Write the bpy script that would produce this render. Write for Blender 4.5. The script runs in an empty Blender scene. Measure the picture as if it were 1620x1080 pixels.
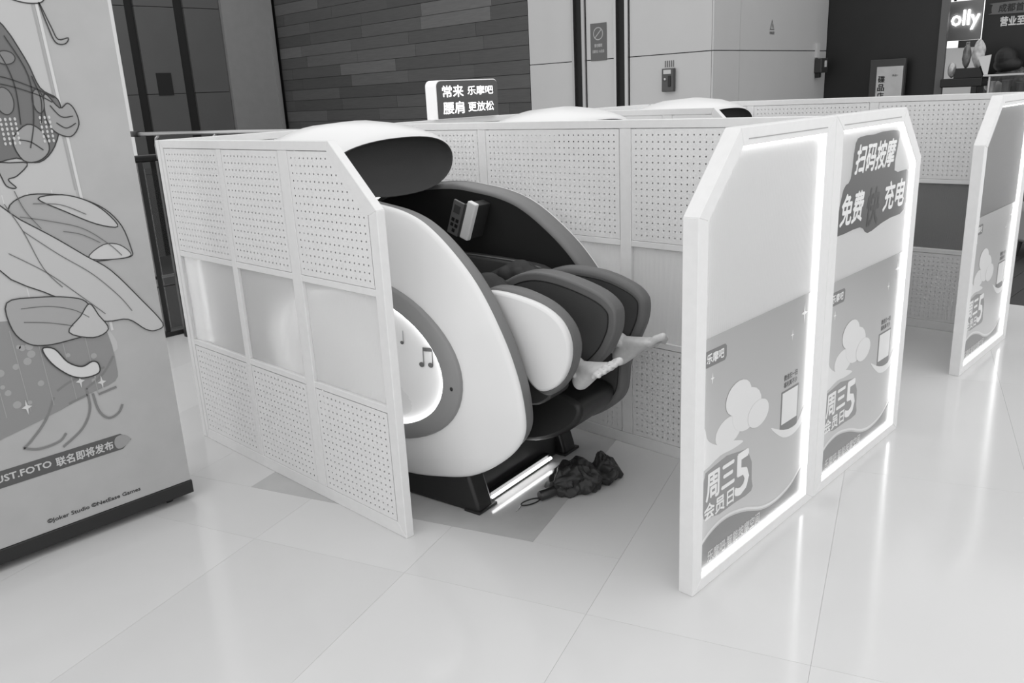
import bpy, bmesh, math, random
import numpy as np
from mathutils import Vector, Matrix, noise as mnoise
random.seed(7)
PI = math.pi
SC = bpy.context.scene
COL = SC.collection

# ------------------------------------------------------------------ camera
YAW, PITCH, ROLL, FPX = 0.79381861, 0.28919131, -0.0493251, 1311.686
cam_d = bpy.data.cameras.new('camera')
cam_d.sensor_width = 36.0
cam_d.lens = FPX * 36.0 / 1620.0
cam_d.clip_start = 0.05
cam = bpy.data.objects.new('camera', cam_d)
COL.objects.link(cam)
_f = Vector((math.sin(YAW) * math.cos(PITCH), math.cos(YAW) * math.cos(PITCH), -math.sin(PITCH)))
_r = Vector((math.cos(YAW), -math.sin(YAW), 0))
_u = _r.cross(_f)
_r2 = math.cos(ROLL) * _r + math.sin(ROLL) * _u
_u2 = -math.sin(ROLL) * _r + math.cos(ROLL) * _u
cam.matrix_world = Matrix(((_r2.x, _u2.x, -_f.x, 0), (_r2.y, _u2.y, -_f.y, 0), (_r2.z, _u2.z, -_f.z, 1.6), (0, 0, 0, 1)))
SC.camera = cam

# ------------------------------------------------------------------ world and light
W = bpy.data.worlds.new('World')
SC.world = W
W.use_nodes = True
W.node_tree.nodes['Background'].inputs[0].default_value = (1, 1, 1, 1)
W.node_tree.nodes['Background'].inputs[1].default_value = 1.22


SC.view_settings.view_transform = 'Standard'
SC.view_settings.look = 'None'
SC.view_settings.gamma = 1
SC.view_settings.use_curve_mapping = False
SC.view_settings.exposure = 0.0
SC.cycles.use_denoising = True
SC.cycles.max_bounces = 8
SC.cycles.transmission_bounces = 10
SC.cycles.sample_clamp_indirect = 6


# ------------------------------------------------------------------ materials
def lin(v):
    v /= 255.0
    return v / 12.92 if v <= 0.04045 else ((v + 0.055) / 1.055) ** 2.4


def mat(name, v, rough=0.5, spec=0.5, metal=0.0, noise=0.0, nscale=8.0, bump=0.0, bscale=400.0, emit=0.0, coat=0.0, stretch=None):
    m = bpy.data.materials.new(name)
    m.use_nodes = True
    nt = m.node_tree
    b = nt.nodes['Principled BSDF']
    c = lin(v)
    b.inputs['Base Color'].default_value = (c, c, c, 1)
    b.inputs['Roughness'].default_value = rough
    b.inputs['Specular IOR Level'].default_value = spec
    b.inputs['Metallic'].default_value = metal
    b.inputs['Coat Weight'].default_value = coat
    b.inputs['Coat Roughness'].default_value = 0.1
    tc = nt.nodes.new('ShaderNodeTexCoord')
    src = tc.outputs['Object']
    if stretch:
        mp = nt.nodes.new('ShaderNodeMapping')
        mp.inputs['Scale'].default_value = stretch
        nt.links.new(src, mp.inputs[0])
        src = mp.outputs[0]
    if noise:
        n = nt.nodes.new('ShaderNodeTexNoise')
        n.inputs['Scale'].default_value = nscale
        n.inputs['Detail'].default_value = 5
        nt.links.new(src, n.inputs['Vector'])
        r = nt.nodes.new('ShaderNodeMapRange')
        r.inputs['From Min'].default_value = 0.3
        r.inputs['From Max'].default_value = 0.7
        r.inputs['To Min'].default_value = max(0, c * (1 - noise))
        r.inputs['To Max'].default_value = min(1, c * (1 + noise))
        nt.links.new(n.outputs[0], r.inputs[0])
        nt.links.new(r.outputs[0], b.inputs['Base Color'])
    if bump:
        n = nt.nodes.new('ShaderNodeTexNoise')
        n.inputs['Scale'].default_value = bscale
        n.inputs['Detail'].default_value = 4
        nt.links.new(src, n.inputs['Vector'])
        bp = nt.nodes.new('ShaderNodeBump')
        bp.inputs['Strength'].default_value = bump
        bp.inputs['Distance'].default_value = 0.002
        nt.links.new(n.outputs[0], bp.inputs['Height'])
        nt.links.new(bp.outputs[0], b.inputs['Normal'])
    if emit:
        b.inputs['Emission Color'].default_value = (1, 1, 1, 1)
        b.inputs['Emission Strength'].default_value = emit
    return m


def mat_poly(name, diff, mix, rough, axis):
    """ribbed translucent polycarbonate"""
    m = bpy.data.materials.new(name)
    m.use_nodes = True
    nt = m.node_tree
    out = nt.nodes['Material Output']
    nt.nodes.remove(nt.nodes['Principled BSDF'])
    tc = nt.nodes.new('ShaderNodeTexCoord')
    w = nt.nodes.new('ShaderNodeTexWave')
    w.bands_direction = axis
    w.inputs['Scale'].default_value = 55
    w.inputs['Distortion'].default_value = 0
    nt.links.new(tc.outputs['Object'], w.inputs['Vector'])
    bp = nt.nodes.new('ShaderNodeBump')
    bp.inputs['Strength'].default_value = 0.6
    bp.inputs['Distance'].default_value = 0.002
    nt.links.new(w.outputs['Fac'], bp.inputs['Height'])
    g = nt.nodes.new('ShaderNodeBsdfGlass')
    g.inputs['Roughness'].default_value = rough
    g.inputs['IOR'].default_value = 1.3
    g.inputs['Color'].default_value = (.95, .95, .95, 1)
    d = nt.nodes.new('ShaderNodeBsdfDiffuse')
    t = nt.nodes.new('ShaderNodeBsdfTranslucent')
    c = lin(diff)
    d.inputs[0].default_value = (c, c, c, 1)
    t.inputs[0].default_value = (c, c, c, 1)
    nt.links.new(bp.outputs[0], g.inputs['Normal'])
    nt.links.new(bp.outputs[0], d.inputs['Normal'])
    m1 = nt.nodes.new('ShaderNodeMixShader')
    m1.inputs[0].default_value = 0.4
    nt.links.new(d.outputs[0], m1.inputs[1])
    nt.links.new(t.outputs[0], m1.inputs[2])
    m2 = nt.nodes.new('ShaderNodeMixShader')
    m2.inputs[0].default_value = mix
    nt.links.new(g.outputs[0], m2.inputs[1])
    nt.links.new(m1.outputs[0], m2.inputs[2])
    nt.links.new(m2.outputs[0], out.inputs[0])
    return m


def mat_print(name, v0, v1, ax0, ax1, z0, z1, alpha_noise=0.03):
    """printed film whose own ink runs from v0 (low) to v1 (high) along a slanted axis"""
    m = bpy.data.materials.new(name)
    m.use_nodes = True
    nt = m.node_tree
    b = nt.nodes['Principled BSDF']
    b.inputs['Roughness'].default_value = 0.35
    tc = nt.nodes.new('ShaderNodeTexCoord')
    sp = nt.nodes.new('ShaderNodeVectorMath')
    sp.operation = 'DOT_PRODUCT'
    sp.inputs[1].default_value = (ax0, 0, ax1)
    nt.links.new(tc.outputs['Object'], sp.inputs[0])
    r = nt.nodes.new('ShaderNodeMapRange')
    r.inputs['From Min'].default_value = z0
    r.inputs['From Max'].default_value = z1
    r.inputs['To Min'].default_value = lin(v0)
    r.inputs['To Max'].default_value = lin(v1)
    nt.links.new(sp.outputs['Value'], r.inputs[0])
    nt.links.new(r.outputs[0], b.inputs['Base Color'])
    return m


M = {}
M['frame'] = mat('powder_coat_white', 226, 0.45, noise=0.02, nscale=30)
M['sheet'] = mat('perforated_sheet_white', 226, 0.5, noise=0.02, nscale=20)
M['pane'] = mat_poly('polycarbonate_window', 252, 0.6, 0.22, 'Y')
M['panel'] = mat_poly('polycarbonate_panel', 240, 0.66, 0.3, 'X')
M['pane_shaded'] = mat_poly('polycarbonate_window_shaded', 150, 0.5, 0.22, 'Y')  # same sheet as the window, dim space behind it put into the colour
M['panel_shaded'] = mat_poly('polycarbonate_panel_shaded', 165, 0.62, 0.3, 'X')  # copy of the light panel, darkened in colour for the dark view behind
M['led'] = mat('led_strip', 255, emit=6.0)
M['led_soft'] = mat('led_tube', 255, emit=12.0)
M['led_base'] = mat('led_base_tube', 255, emit=9.0)
M['shell'] = mat('gloss_white_plastic', 227, 0.3, 0.3)
M['rim'] = mat('grey_trim', 118, 0.45)
M['lining'] = mat('dark_lining', 42, 0.6, bump=0.2, bscale=300)
M['leather'] = mat('dark_leather', 74, 0.42, bump=0.35, bscale=260)
M['leather_lit'] = mat('leather_lit_edge', 104, 0.5, bump=0.3, bscale=260)  # same leather, painted lighter for the light on its upward-facing edges
M['piping'] = mat('black_piping', 16, 0.5)
M['hood_in'] = mat('hood_fabric', 66, 0.85, 0.2, bump=0.3, bscale=500)
M['base'] = mat('black_plastic', 30, 0.4, bump=0.15, bscale=500)
M['ring'] = mat('grey_ring', 132, 0.4)
M['disc'] = mat('disc_white', 235, 0.4)
M['ink'] = mat('ink_grey', 100, 0.5)
M['skin'] = mat('skin', 208, 0.5, noise=0.06, nscale=40, bump=0.2, bscale=120)
M['trousers'] = mat('black_trousers', 50, 0.8, bump=0.4, bscale=200)
M['shirt'] = mat('dark_shirt', 55, 0.9)
M['hair'] = mat('dark_hair', 22, 0.6, bump=0.6, bscale=150)
M['nylon'] = mat('umbrella_nylon', 44, 0.5, bump=0.25, bscale=300)
M['steel'] = mat('brushed_steel', 175, 0.3, metal=1.0)
M['dsteel'] = mat('dark_steel', 60, 0.35, metal=0.8)
M['black'] = mat('black_paint', 22, 0.5)


# ------------------------------------------------------------------ mesh helpers
class MB:
    def __init__(s):
        s.v, s.f = [], []

    def add(s, vs, fs):
        n = len(s.v)
        s.v += [tuple(p) for p in vs]
        s.f += [tuple(i + n for i in q) for q in fs]
        return s

    def box(s, x0, x1, y0, y1, z0, z1):
        vs = [(x, y, z) for x in (x0, x1) for y in (y0, y1) for z in (z0, z1)]
        return s.add(vs, [(0, 1, 3, 2), (4, 6, 7, 5), (0, 4, 5, 1), (2, 3, 7, 6), (0, 2, 6, 4), (1, 5, 7, 3)])

    def prism(s, pts, axis, a0, a1):
        """pts 2-D polygon; axis 'y': pts are (x,z); 'x': (y,z); 'z': (x,y)"""
        n = len(pts)
        ar = sum(pts[i][0] * pts[(i + 1) % n][1] - pts[(i + 1) % n][0] * pts[i][1] for i in range(n))
        if ar < 0:
            pts = pts[::-1]
        def P(p, a):
            return {'y': (p[0], a, p[1]), 'x': (a, p[0], p[1]), 'z': (p[0], p[1], a)}[axis]
        vs = [P(p, a0) for p in pts] + [P(p, a1) for p in pts]
        fs = [tuple(range(n)), tuple(range(2 * n - 1, n - 1, -1))]
        for i in range(n):
            j = (i + 1) % n
            fs.append((i, i + n, j + n, j))
        return s.add(vs, fs)

    def tube(s, path, r, n=10, cap=True):
        path = [Vector(p) for p in path]
        rs = r if isinstance(r, (list, tuple)) else [r] * len(path)
        rings = []
        up = None
        for i, p in enumerate(path):
            t = (path[min(i + 1, len(path) - 1)] - path[max(i - 1, 0)]).normalized()
            if up is None:
                up = t.orthogonal().normalized()
            else:
                up = (up - t * up.dot(t)).normalized()
            b = t.cross(up)
            rings.append([p + rs[i] * (math.cos(2 * PI * k / n) * up + math.sin(2 * PI * k / n) * b) for k in range(n)])
        vs = [q for rg in rings for q in rg]
        fs = []
        for i in range(len(path) - 1):
            for k in range(n):
                a, b2 = i * n + k, i * n + (k + 1) % n
                fs.append((a, b2, b2 + n, a + n))
        if cap:
            fs.append(tuple(range(n - 1, -1, -1)))
            fs.append(tuple(range((len(path) - 1) * n, len(path) * n)))
        return s.add(vs, fs)

    def grid(s, rows, close_u=False, close_v=False):
        """rows: list of lists of 3-D points"""
        nu, nv = len(rows), len(rows[0])
        fs = []
        for i in range(nu - (0 if close_u else 1)):
            for j in range(nv - (0 if close_v else 1)):
                a, b = i * nv + j, i * nv + (j + 1) % nv
                c, d = ((i + 1) % nu) * nv + (j + 1) % nv, ((i + 1) % nu) * nv + j
                fs.append((a, b, c, d))
        return s.add([p for r in rows for p in r], fs)

    def ellipsoid(s, c, rx, ry, rz, rot=None, nu=16, nv=10):
        rows = []
        for i in range(nv + 1):
            th = PI * i / nv
            row = []
            for k in range(nu):
                ph = 2 * PI * k / nu
                p = Vector((rx * math.sin(th) * math.cos(ph), ry * math.sin(th) * math.sin(ph), rz * math.cos(th)))
                if rot:
                    p = rot @ p
                row.append(tuple(Vector(c) + p))
            rows.append(row)
        return s.grid(rows, close_v=True)

    def build(s, name, m, parent=None, smooth=False, bevel=0.0, segs=2, fix=True, mods=None):
        o3 = Vector(ORIGIN.get(parent.name, (0, 0, 0))) if parent else Vector((0, 0, 0))
        me = bpy.data.meshes.new(name)
        me.from_pydata([(p[0] - o3.x, p[1] - o3.y, p[2] - o3.z) for p in s.v], [], s.f)
        if fix:
            bm = bmesh.new()
            bm.from_mesh(me)
            bmesh.ops.remove_doubles(bm, verts=bm.verts, dist=1e-6)
            bmesh.ops.recalc_face_normals(bm, faces=bm.faces)
            bm.to_mesh(me)
            bm.free()
        me.materials.append(m)
        if smooth:
            me.polygons.foreach_set('use_smooth', [True] * len(me.polygons))
        o = bpy.data.objects.new(name, me)
        COL.objects.link(o)
        if parent:
            o.parent = parent
            ORIGIN[o.name] = tuple(o3)
        if bevel:
            b = o.modifiers.new('bevel', 'BEVEL')
            b.width, b.segments, b.limit_method, b.angle_limit = bevel, segs, 'ANGLE', 0.6
            if smooth:
                me.set_sharp_from_angle(angle=0.7)
        return o


ORIGIN = {}


def thing(name, label, cat, loc=(0, 0, 0), group=None):
    o = bpy.data.objects.new(name, None)
    o.empty_display_size = 0.1
    o.location = loc
    COL.objects.link(o)
    o['label'], o['category'] = label, cat
    if group:
        o['group'] = group
    ORIGIN[o.name] = tuple(loc)
    return o


def tag(o, label, cat, group=None):
    o['label'], o['category'] = label, cat
    if group:
        o['group'] = group
    return o


def struct(o):
    o['kind'] = 'structure'
    return o


def copy_tree(o, parent=None):
    c = o.copy()
    COL.objects.link(c)
    if parent:
        c.parent = parent
    for ch in list(o.children):
        copy_tree(ch, c)
    return c


def spline(pts, closed=True, sub=6):
    n = len(pts)
    out = []
    rng = range(n) if closed else range(n - 1)
    for i in rng:
        if closed:
            p0, p1, p2, p3 = pts[(i - 1) % n], pts[i], pts[(i + 1) % n], pts[(i + 2) % n]
        else:
            p0, p1, p2, p3 = pts[max(i - 1, 0)], pts[i], pts[i + 1], pts[min(i + 2, n - 1)]
        for k in range(sub):
            t = k / sub
            out.append(tuple(0.5 * ((2 * b) + (-a + c) * t + (2 * a - 5 * b + 4 * c - d) * t * t + (-a + 3 * b - 3 * c + d) * t ** 3)
                             for a, b, c, d in zip(p0, p1, p2, p3)))
    if not closed:
        out.append(tuple(pts[-1]))
    return out


def inset(pts, d):
    """shrink a closed 2-D outline by d along its normals"""
    n = len(pts)
    ar = sum(pts[i][0] * pts[(i + 1) % n][1] - pts[(i + 1) % n][0] * pts[i][1] for i in range(n))
    sg = 1 if ar > 0 else -1
    out = []
    for i in range(n):
        a, b = pts[i - 1], pts[(i + 1) % n]
        tx, ty = b[0] - a[0], b[1] - a[1]
        L = math.hypot(tx, ty) or 1
        out.append((pts[i][0] - sg * ty / L * d, pts[i][1] + sg * tx / L * d))
    return out


_txt = {}


def text2d(body, offset=0.0, res=2):
    key = (body, offset)
    if key not in _txt:
        c = bpy.data.curves.new('t', 'FONT')
        c.body = body
        c.offset = offset
        c.resolution_u = res
        o = bpy.data.objects.new('t', c)
        COL.objects.link(o)
        dg = bpy.context.evaluated_depsgraph_get()
        me = bpy.data.meshes.new_from_object(o.evaluated_get(dg))
        vs = np.array([v.co[:2] for v in me.vertices])
        fs = [tuple(p.vertices) for p in me.polygons]
        bpy.data.objects.remove(o)
        bpy.data.curves.remove(c)
        bpy.data.meshes.remove(me)
        _txt[key] = (vs, fs)
    return _txt[key]


def lettering(name, body, x0, z0, x1, z1, plane, m, parent, bold=0.0, shear=0.0, facing='-y'):
    """flat letters fitted into the rectangle x0..x1, z0..z1 of a wall plane"""
    vs, fs = text2d(body)
    lo, hi = vs.min(0), vs.max(0)
    k = (vs - lo) / (hi - lo)
    px = x0 + k[:, 0] * (x1 - x0) + shear * (k[:, 1]) * (z1 - z0)
    pz = z0 + k[:, 1] * (z1 - z0)
    w = bold * abs(z1 - z0)
    mb = MB()
    for i, (du, dv) in enumerate(((0, 0), (w, 0), (-w, 0), (0, w), (0, -w)) if w else ((0, 0),)):
        pl = plane - 0.00012 * i
        if facing == '-y':
            mb.add([(a + du, pl, b + dv) for a, b in zip(px, pz)], fs)
        else:  # facing -x: text runs towards -y; x0,x1 are y values (x0 > x1)
            mb.add([(pl, a + du, b + dv) for a, b in zip(px, pz)], fs)
    return mb.build(name, m, parent, fix=False)


def flat(name, pts, plane, m, parent, facing='-y', th=0.0008):
    return MB().prism(pts, 'y' if facing == '-y' else 'x', plane - th, plane).build(name, m, parent)


def stroke(name, pts, w, plane, m, parent, closed=False, th=0.0006):
    n = len(pts)
    L, R = [], []
    for i in range(n):
        a = pts[(i - 1) % n] if closed else pts[max(i - 1, 0)]
        b = pts[(i + 1) % n] if closed else pts[min(i + 1, n - 1)]
        tx, ty = b[0] - a[0], b[1] - a[1]
        l = math.hypot(tx, ty) or 1
        L.append((pts[i][0] - ty / l * w / 2, plane - th, pts[i][1] + tx / l * w / 2))
        R.append((pts[i][0] + ty / l * w / 2, plane - th, pts[i][1] - tx / l * w / 2))
    mb = MB().grid([L, R]) if not closed else MB().grid([L, R], close_v=True)
    return mb.build(name, m, parent, fix=False)


# ------------------------------------------------------------------ floor
floor_y1, wood_x = 6.05, 6.56
TU = Vector((0.9462, 0.3237))
TV = Vector((-0.3237, 0.9462))
TO = Vector((1.988, 1.898))
M['grout'] = mat('grout', 205, 0.6)
M['tile'] = [mat('polished_tile', v, 0.13, 0.32, noise=0.018, nscale=2.0) for v in (208, 206, 210)]
M['tile_grey'] = mat('grey_tile', 182, 0.14, 0.5, noise=0.08, nscale=5)
fl = MB().box(-4, wood_x, -4, floor_y1, -0.25, -0.0025).build('floor', M['grout'])
struct(fl)


def clip_poly(pts, f):
    out = []
    n = len(pts)
    for i in range(n):
        a, b = pts[i], pts[(i + 1) % n]
        da, db = f(a), f(b)
        if da >= 0:
            out.append(a)
        if da * db < 0:
            t = da / (da - db)
            out.append((a[0] + t * (b[0] - a[0]), a[1] + t * (b[1] - a[1])))
    return out


def tile(u0, u1, v0, v1, m):
    g = 0.0004
    q = [TO + TU * u + TV * v for u, v in ((u0 + g, v0 + g), (u1 - g, v0 + g), (u1 - g, v1 - g), (u0 + g, v1 - g))]
    q = [(p.x, p.y) for p in q]
    q = clip_poly(q, lambda p: floor_y1 - 0.002 - p[1])
    if q:
        q = clip_poly(q, lambda p: wood_x - 0.002 - p[0])
    if q:
        q = clip_poly(q, lambda p: p[0] + 3.0)
    if q:
        q = clip_poly(q, lambda p: p[1] + 2.5)
    if len(q) < 3:
        return
    MB().prism(q, 'z', -0.0025, 0.0).build('floor_tile', m, fl)


GU, GV = (0.0, 1.354), (0.0, 1.354)
for i in range(-8, 9):
    for j in range(-9, 12):
        u0, v0 = -0.35 + 1.36 * i, -0.337 + 0.68 * j
        u1, v1 = u0 + 1.36, v0 + 0.68
        c = TO + TU * (u0 + u1) / 2 + TV * (v0 + v1) / 2
        if not (-3.4 < c.x < wood_x + 0.7 and -2.9 < c.y < floor_y1 + 0.7):
            continue
        m = random.choice(M['tile'])
        au, bu = max(u0, GU[0]), min(u1, GU[1])
        av, bv = max(v0, GV[0]), min(v1, GV[1])
        if au >= bu or av >= bv:
            tile(u0, u1, v0, v1, m)
            continue
        for r in ((u0, au, v0, v1), (bu, u1, v0, v1), (au, bu, v0, av), (au, bu, bv, v1)):
            if r[1] - r[0] > 0.002 and r[3] - r[2] > 0.002:
                tile(*r, m)
for a in (0, 1):
    for b in (0, 1):
        tile(0.677 * a, 0.677 * (a + 1), 0.677 * b, 0.677 * (b + 1), M['tile_grey'])

# dark wood floor of the shop side, its boards one by one where they can be told apart
M['wood_gap'] = mat('wood_gap', 18, 0.8)
M['boards'] = [mat('dark_board', v, 0.45, noise=0.15, nscale=6, stretch=(1, 12, 1)) for v in (62, 70, 56)]
fw = MB().box(wood_x + 0.001, 11.3, -4, 5.0, -0.25, -0.003).build('floor', M['wood_gap'])
struct(fw)
yy = -1.2
while yy < 4.9:
    x = wood_x + 0.003
    off = random.uniform(0.4, 1.6)
    while x < 11.2:
        x1 = min(x + off, 11.29)
        MB().box(x + 0.002, x1 - 0.002, yy, yy + 0.146, -0.003, 0).build('floorboard', random.choice(M['boards']), fw)
        x, off = x1, 1.6
    yy += 0.15

# ------------------------------------------------------------------ far walls
M['dark_wall'] = mat('dark_panel_wall', 84, 0.6, noise=0.04, nscale=3)
M['groove'] = mat('dark_groove', 18, 0.7)
M['column'] = mat('mid_grey_column', 132, 0.5, noise=0.03)
M['pale_wall'] = mat('pale_wall_panel', 186, 0.35, 0.5, noise=0.015, nscale=3)
M['void'] = mat('lower_floor', 40, 0.5)
YB, XP = 13.9, 8.5
wb = MB().box(2.0, XP + 0.3, YB, YB + 0.3, -4.5, 5.0).build('wall_back', M['groove'])
struct(wb)
edges = [2.0, 3.9, 5.9, 6.05, 6.7, 6.87, 7.42]
for i, (a, b) in enumerate(((3.0, 4.3), (4.31, 5.87), (6.02, 6.66), (6.83, 7.45))):
    for z0, z1 in ((-4.4, -1.2), (-1.19, 0.62), (0.63, 1.87), (1.88, 3.2), (3.21, 4.9)):
        MB().box(a, b, YB - 0.05, YB, z0, z1).build('wall_panel', M['dark_wall'], wb)
MB().box(7.46, 8.42, YB - 0.12, YB, -4.4, 4.9).build('pilaster', M['column'], wb)
MB().box(8.33, 8.37, YB - 0.15, YB - 0.12, -4.4, 2.9).build('trim_strip', mat('trim_light', 132, 0.4), wb)
MB().box(6.2, 6.45, YB - 0.06, YB - 0.05, 1.85, 2.2).build('notice', M['groove'], wb)
# pale pillar beyond the balustrade
pil = thing('pillar', 'pale shiny pillar standing beyond the glass railing, right of the tall poster', 'pillar', (4.45, 11.0, -4.5))
pcx = 0
pm = mat('pale_stone', 215, 0.3)
for z0, z1 in ((-4.5, -0.35), (-0.345, 1.32), (1.325, 3.0), (3.005, 5.0)):
    MB().box(3.6, 4.52, 11.0, 11.9, z0, z1).build('stone_panel', pm, pil, bevel=0.004)
# lower level and slab edge
struct(MB().box(-4, 8.8, floor_y1 + 0.02, 14.2, -4.8, -4.5).build('floor', M['void']))
struct(MB().box(2.0, 8.45, 10.4, 12.0, -1.1, -0.42).build('trim_1', mat('slab_edge', 52, 0.6)))

# plank wall facing the camera's right, board by board
wp = MB().box(XP, XP + 0.3, 7.76, YB, -4.5, 5.0).build('wall_right', M['groove'])
struct(wp)
plank_m = [mat('wall_plank', v, 0.55, noise=0.1, nscale=5, stretch=(1, 1, 14)) for v in (70, 76, 82, 88, 96)]
z = 0.95
r = 0
while z < 3.6:
    y = 7.765 - random.uniform(0, 1.2)
    while y < YB - 0.12:
        y1 = min(y + 1.45, YB - 0.11)
        ya = max(y, 7.765)
        if y1 - ya > 0.05:
            d = 0.018 + random.choice((0, 0, 0.004))
            MB().box(XP - d, XP, ya + 0.002, y1 - 0.002, z + 0.003, z + 0.177).build('plank', random.choices(plank_m, (4, 5, 4, 2, 1))[0], wp)
        y = y1
    z += 0.18
# the pale wall with the steel door frames
pw = MB().box(XP, 11.35, 5.05, 7.76, -0.3, 5.0).build('wall_right', M['groove'])
struct(pw)
for z0, z1 in ((-0.3, 1.952), (1.962, 4.9)):
    for a, b in ((5.055, 6.15), (6.37, 6.80), (7.02, 7.755)):
        MB().box(XP - 0.02, XP, a, b, z0, z1).build('wall_panel', M['pale_wall'], pw)
    MB().box(XP - 0.02, 9.05, 5.03, 5.05, z0, z1).build('wall_panel', M['pale_wall'], pw)
    MB().box(9.055, 11.34, 5.03, 5.05, z0, z1).build('wall_panel', M['pale_wall'], pw)
for a in (6.16, 6.81):
    MB().box(XP - 0.05, XP - 0.0, a, a + 0.045, -0.3, 4.9).build('frame_post', M['steel'], pw)
    MB().box(XP - 0.05, XP - 0.0, a + 0.17, a + 0.205, -0.3, 4.9).build('frame_post', M['steel'], pw)
# notice on the pale wall
sgn = thing('notice_sign', 'small grey prohibition notice with a crossed circle between the two steel posts', 'sign', (XP - 0.02, 6.61, 1.95))
MB().box(XP - 0.03, XP - 0.0205, 6.487, 6.73, 1.945, 2.375).build('sign_plate', mat('sign_grey', 92, 0.5), sgn, bevel=0.003)
lt = mat('sign_light', 165, 0.5)
ring = [(6.61 + 0.075 * math.cos(t * PI / 12), 2.255 + 0.075 * math.sin(t * PI / 12)) for t in range(24)]
o = MB().grid([[(XP - 0.031, p[0], p[1]) for p in ring], [(XP - 0.031, p[0], p[1]) for p in inset(ring, 0.011)]], close_v=True).build('prohibition_ring', lt, sgn)
MB().prism([(6.66, 2.20), (6.668, 2.208), (6.56, 2.31), (6.552, 2.302)], 'x', XP - 0.032, XP - 0.031).build('diagonal_bar', lt, sgn)
lettering('lettering', '请勿攀爬', 6.67, 2.10, 6.55, 2.14, XP - 0.031, lt, sgn, 0.03, facing='-x')
lettering('lettering', '注意安全 小心坠落', 6.70, 2.035, 6.52, 2.07, XP - 0.031, lt, sgn, 0.03, facing='-x')
# wall devices
dev = thing('call_point', 'dark wall-mounted call box with a pale label, on the pale wall left of its corner', 'device', (XP - 0.02, 5.59, 1.54))
MB().box(XP - 0.075, XP - 0.0205, 5.51, 5.665, 1.545, 1.80).build('case', mat('device_grey', 70, 0.4), dev, bevel=0.008)
MB().box(XP - 0.078, XP - 0.075, 5.54, 5.64, 1.74, 1.785).build('label_plate', mat('device_label', 190, 0.5), dev)
MB().ellipsoid((XP - 0.078, 5.62, 1.68), 0.01, 0.018, 0.018).build('button', M['steel'], dev, True)
MB().box(XP - 0.085, XP - 0.075, 5.54, 5.575, 1.6, 1.72).build('handset', M['black'], dev, bevel=0.004)
for k in range(5):
    MB().box(XP - 0.024, XP - 0.0205, 5.535 + 0.027 * k, 5.548 + 0.027 * k, 1.815, 1.885).build('label_bar', M['ink'], dev)
dev2 = thing('alarm_box', 'dark fire alarm box with small white label, right end of the pale wall', 'device', (11.11, 5.03, 1.7))
MB().box(11.0, 11.2, 4.93, 5.029, 1.68, 1.86).build('case', mat('device_dark', 52, 0.4), dev2, bevel=0.01)
MB().box(11.09, 11.15, 4.927, 4.93, 1.75, 1.83).build('label_plate', mat('device_label2', 200, 0.5), dev2)
MB().box(11.0, 11.08, 5.0, 5.029, 1.87, 2.05).build('bracket_plate', mat('device_pale', 196, 0.5), dev2)
MB().box(11.02, 11.07, 4.96, 5.02, 1.62, 1.68).build('cable_gland', M['black'], dev2, bevel=0.005)
tri = thing('hazard_sticker', 'small triangular hazard sticker high on the pale wall', 'sticker', (9.8, 5.03, 2.2))
t3 = [(9.745, 2.19), (9.86, 2.19), (9.80, 2.31)]
MB().grid([[(p[0], 5.0285, p[1]) for p in t3], [(p[0], 5.0285, p[1]) for p in ((9.765, 2.202), (9.84, 2.202), (9.80, 2.282))]], close_v=True).build('triangle', M['ink'], tri)
MB().prism([(9.797, 2.21), (9.806, 2.21), (9.81, 2.245), (9.80, 2.262), (9.792, 2.235)], 'y', 5.028, 5.029).build('flash', M['ink'], tri)
lettering('lettering', '有电危险', 9.745, 2.14, 9.865, 2.175, 5.0285, M['ink'], tri, 0.03)

# ------------------------------------------------------------------ shop at the far right
XS = 11.35
bk = MB().box(XS, XS + 0.2, 3.622, 5.05, 0, 5.0).build('wall_right', mat('shop_black', 25, 0.5, noise=0.1, nscale=4))
struct(bk)
struct(MB().box(XS - 0.05, XS - 0.0, 3.535, 3.62, 0, 5.0).build('trim_2', mat('shop_post', 92, 0.5)))
struct(MB().box(XS + 1.8, XS + 2.0, 1.0, 3.6, 0, 5.0).build('wall_right', mat('shop_inner', 150, 0.6, noise=0.1, nscale=2)))
sh = thing('shop_menu_wall', 'black shop wall panel with pale lettering at the top right corner', 'panel', (XS + 0.5, 2.3, 0))
MB().box(XS + 0.5, XS + 0.56, 1.2, 3.30, 0, 5.0).build('panel', M['black'], sh)
pm2 = mat('tag_grey', 96, 0.5)
yt = 3.05
MB().prism(spline([(3.22, 2.315), (3.21, 2.36), (3.17, 2.38), (2.2, 2.38), (2.2, 2.25), (3.17, 2.25), (3.21, 2.27)], sub=3), 'x', XS + 0.49, XS + 0.5).build('name_tab', pm2, sh)
lettering('lettering', '成都首家', 3.14, 2.27, 2.78, 2.36, XS + 0.489, M['black'], sh, 0.03, facing='-x')
lettering('lettering', '营业至', 3.11, 2.11, 2.85, 2.215, XS + 0.499, mat('letters_pale', 170, emit=0.15), sh, 0.03, facing='-x')
ol = thing('neon_sign', 'glowing cursive shop sign in the lit shop at top right', 'sign', (XS + 0.45, 3.5, 1.98))
neon = mat('neon_white', 255, emit=5.0)
lettering('lettering', 'olly', 3.65, 2.10, 3.33, 2.33, XS + 0.45, neon, ol, 0.012, facing='-x')
MB().box(XS + 0.47, XS + 0.5, 3.31, 3.74, 1.98, 2.45).build('backboard', mat('neon_back', 120, 0.5), ol)
MB().box(XS + 0.42, XS + 0.5, 3.31, 3.74, 2.44, 2.62).build('light_box', mat('lit_box', 235, emit=0.9), ol)
MB().box(XS + 0.41, XS + 0.42, 3.6, 3.63, 2.44, 2.62).build('mullion', M['black'], ol)
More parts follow.
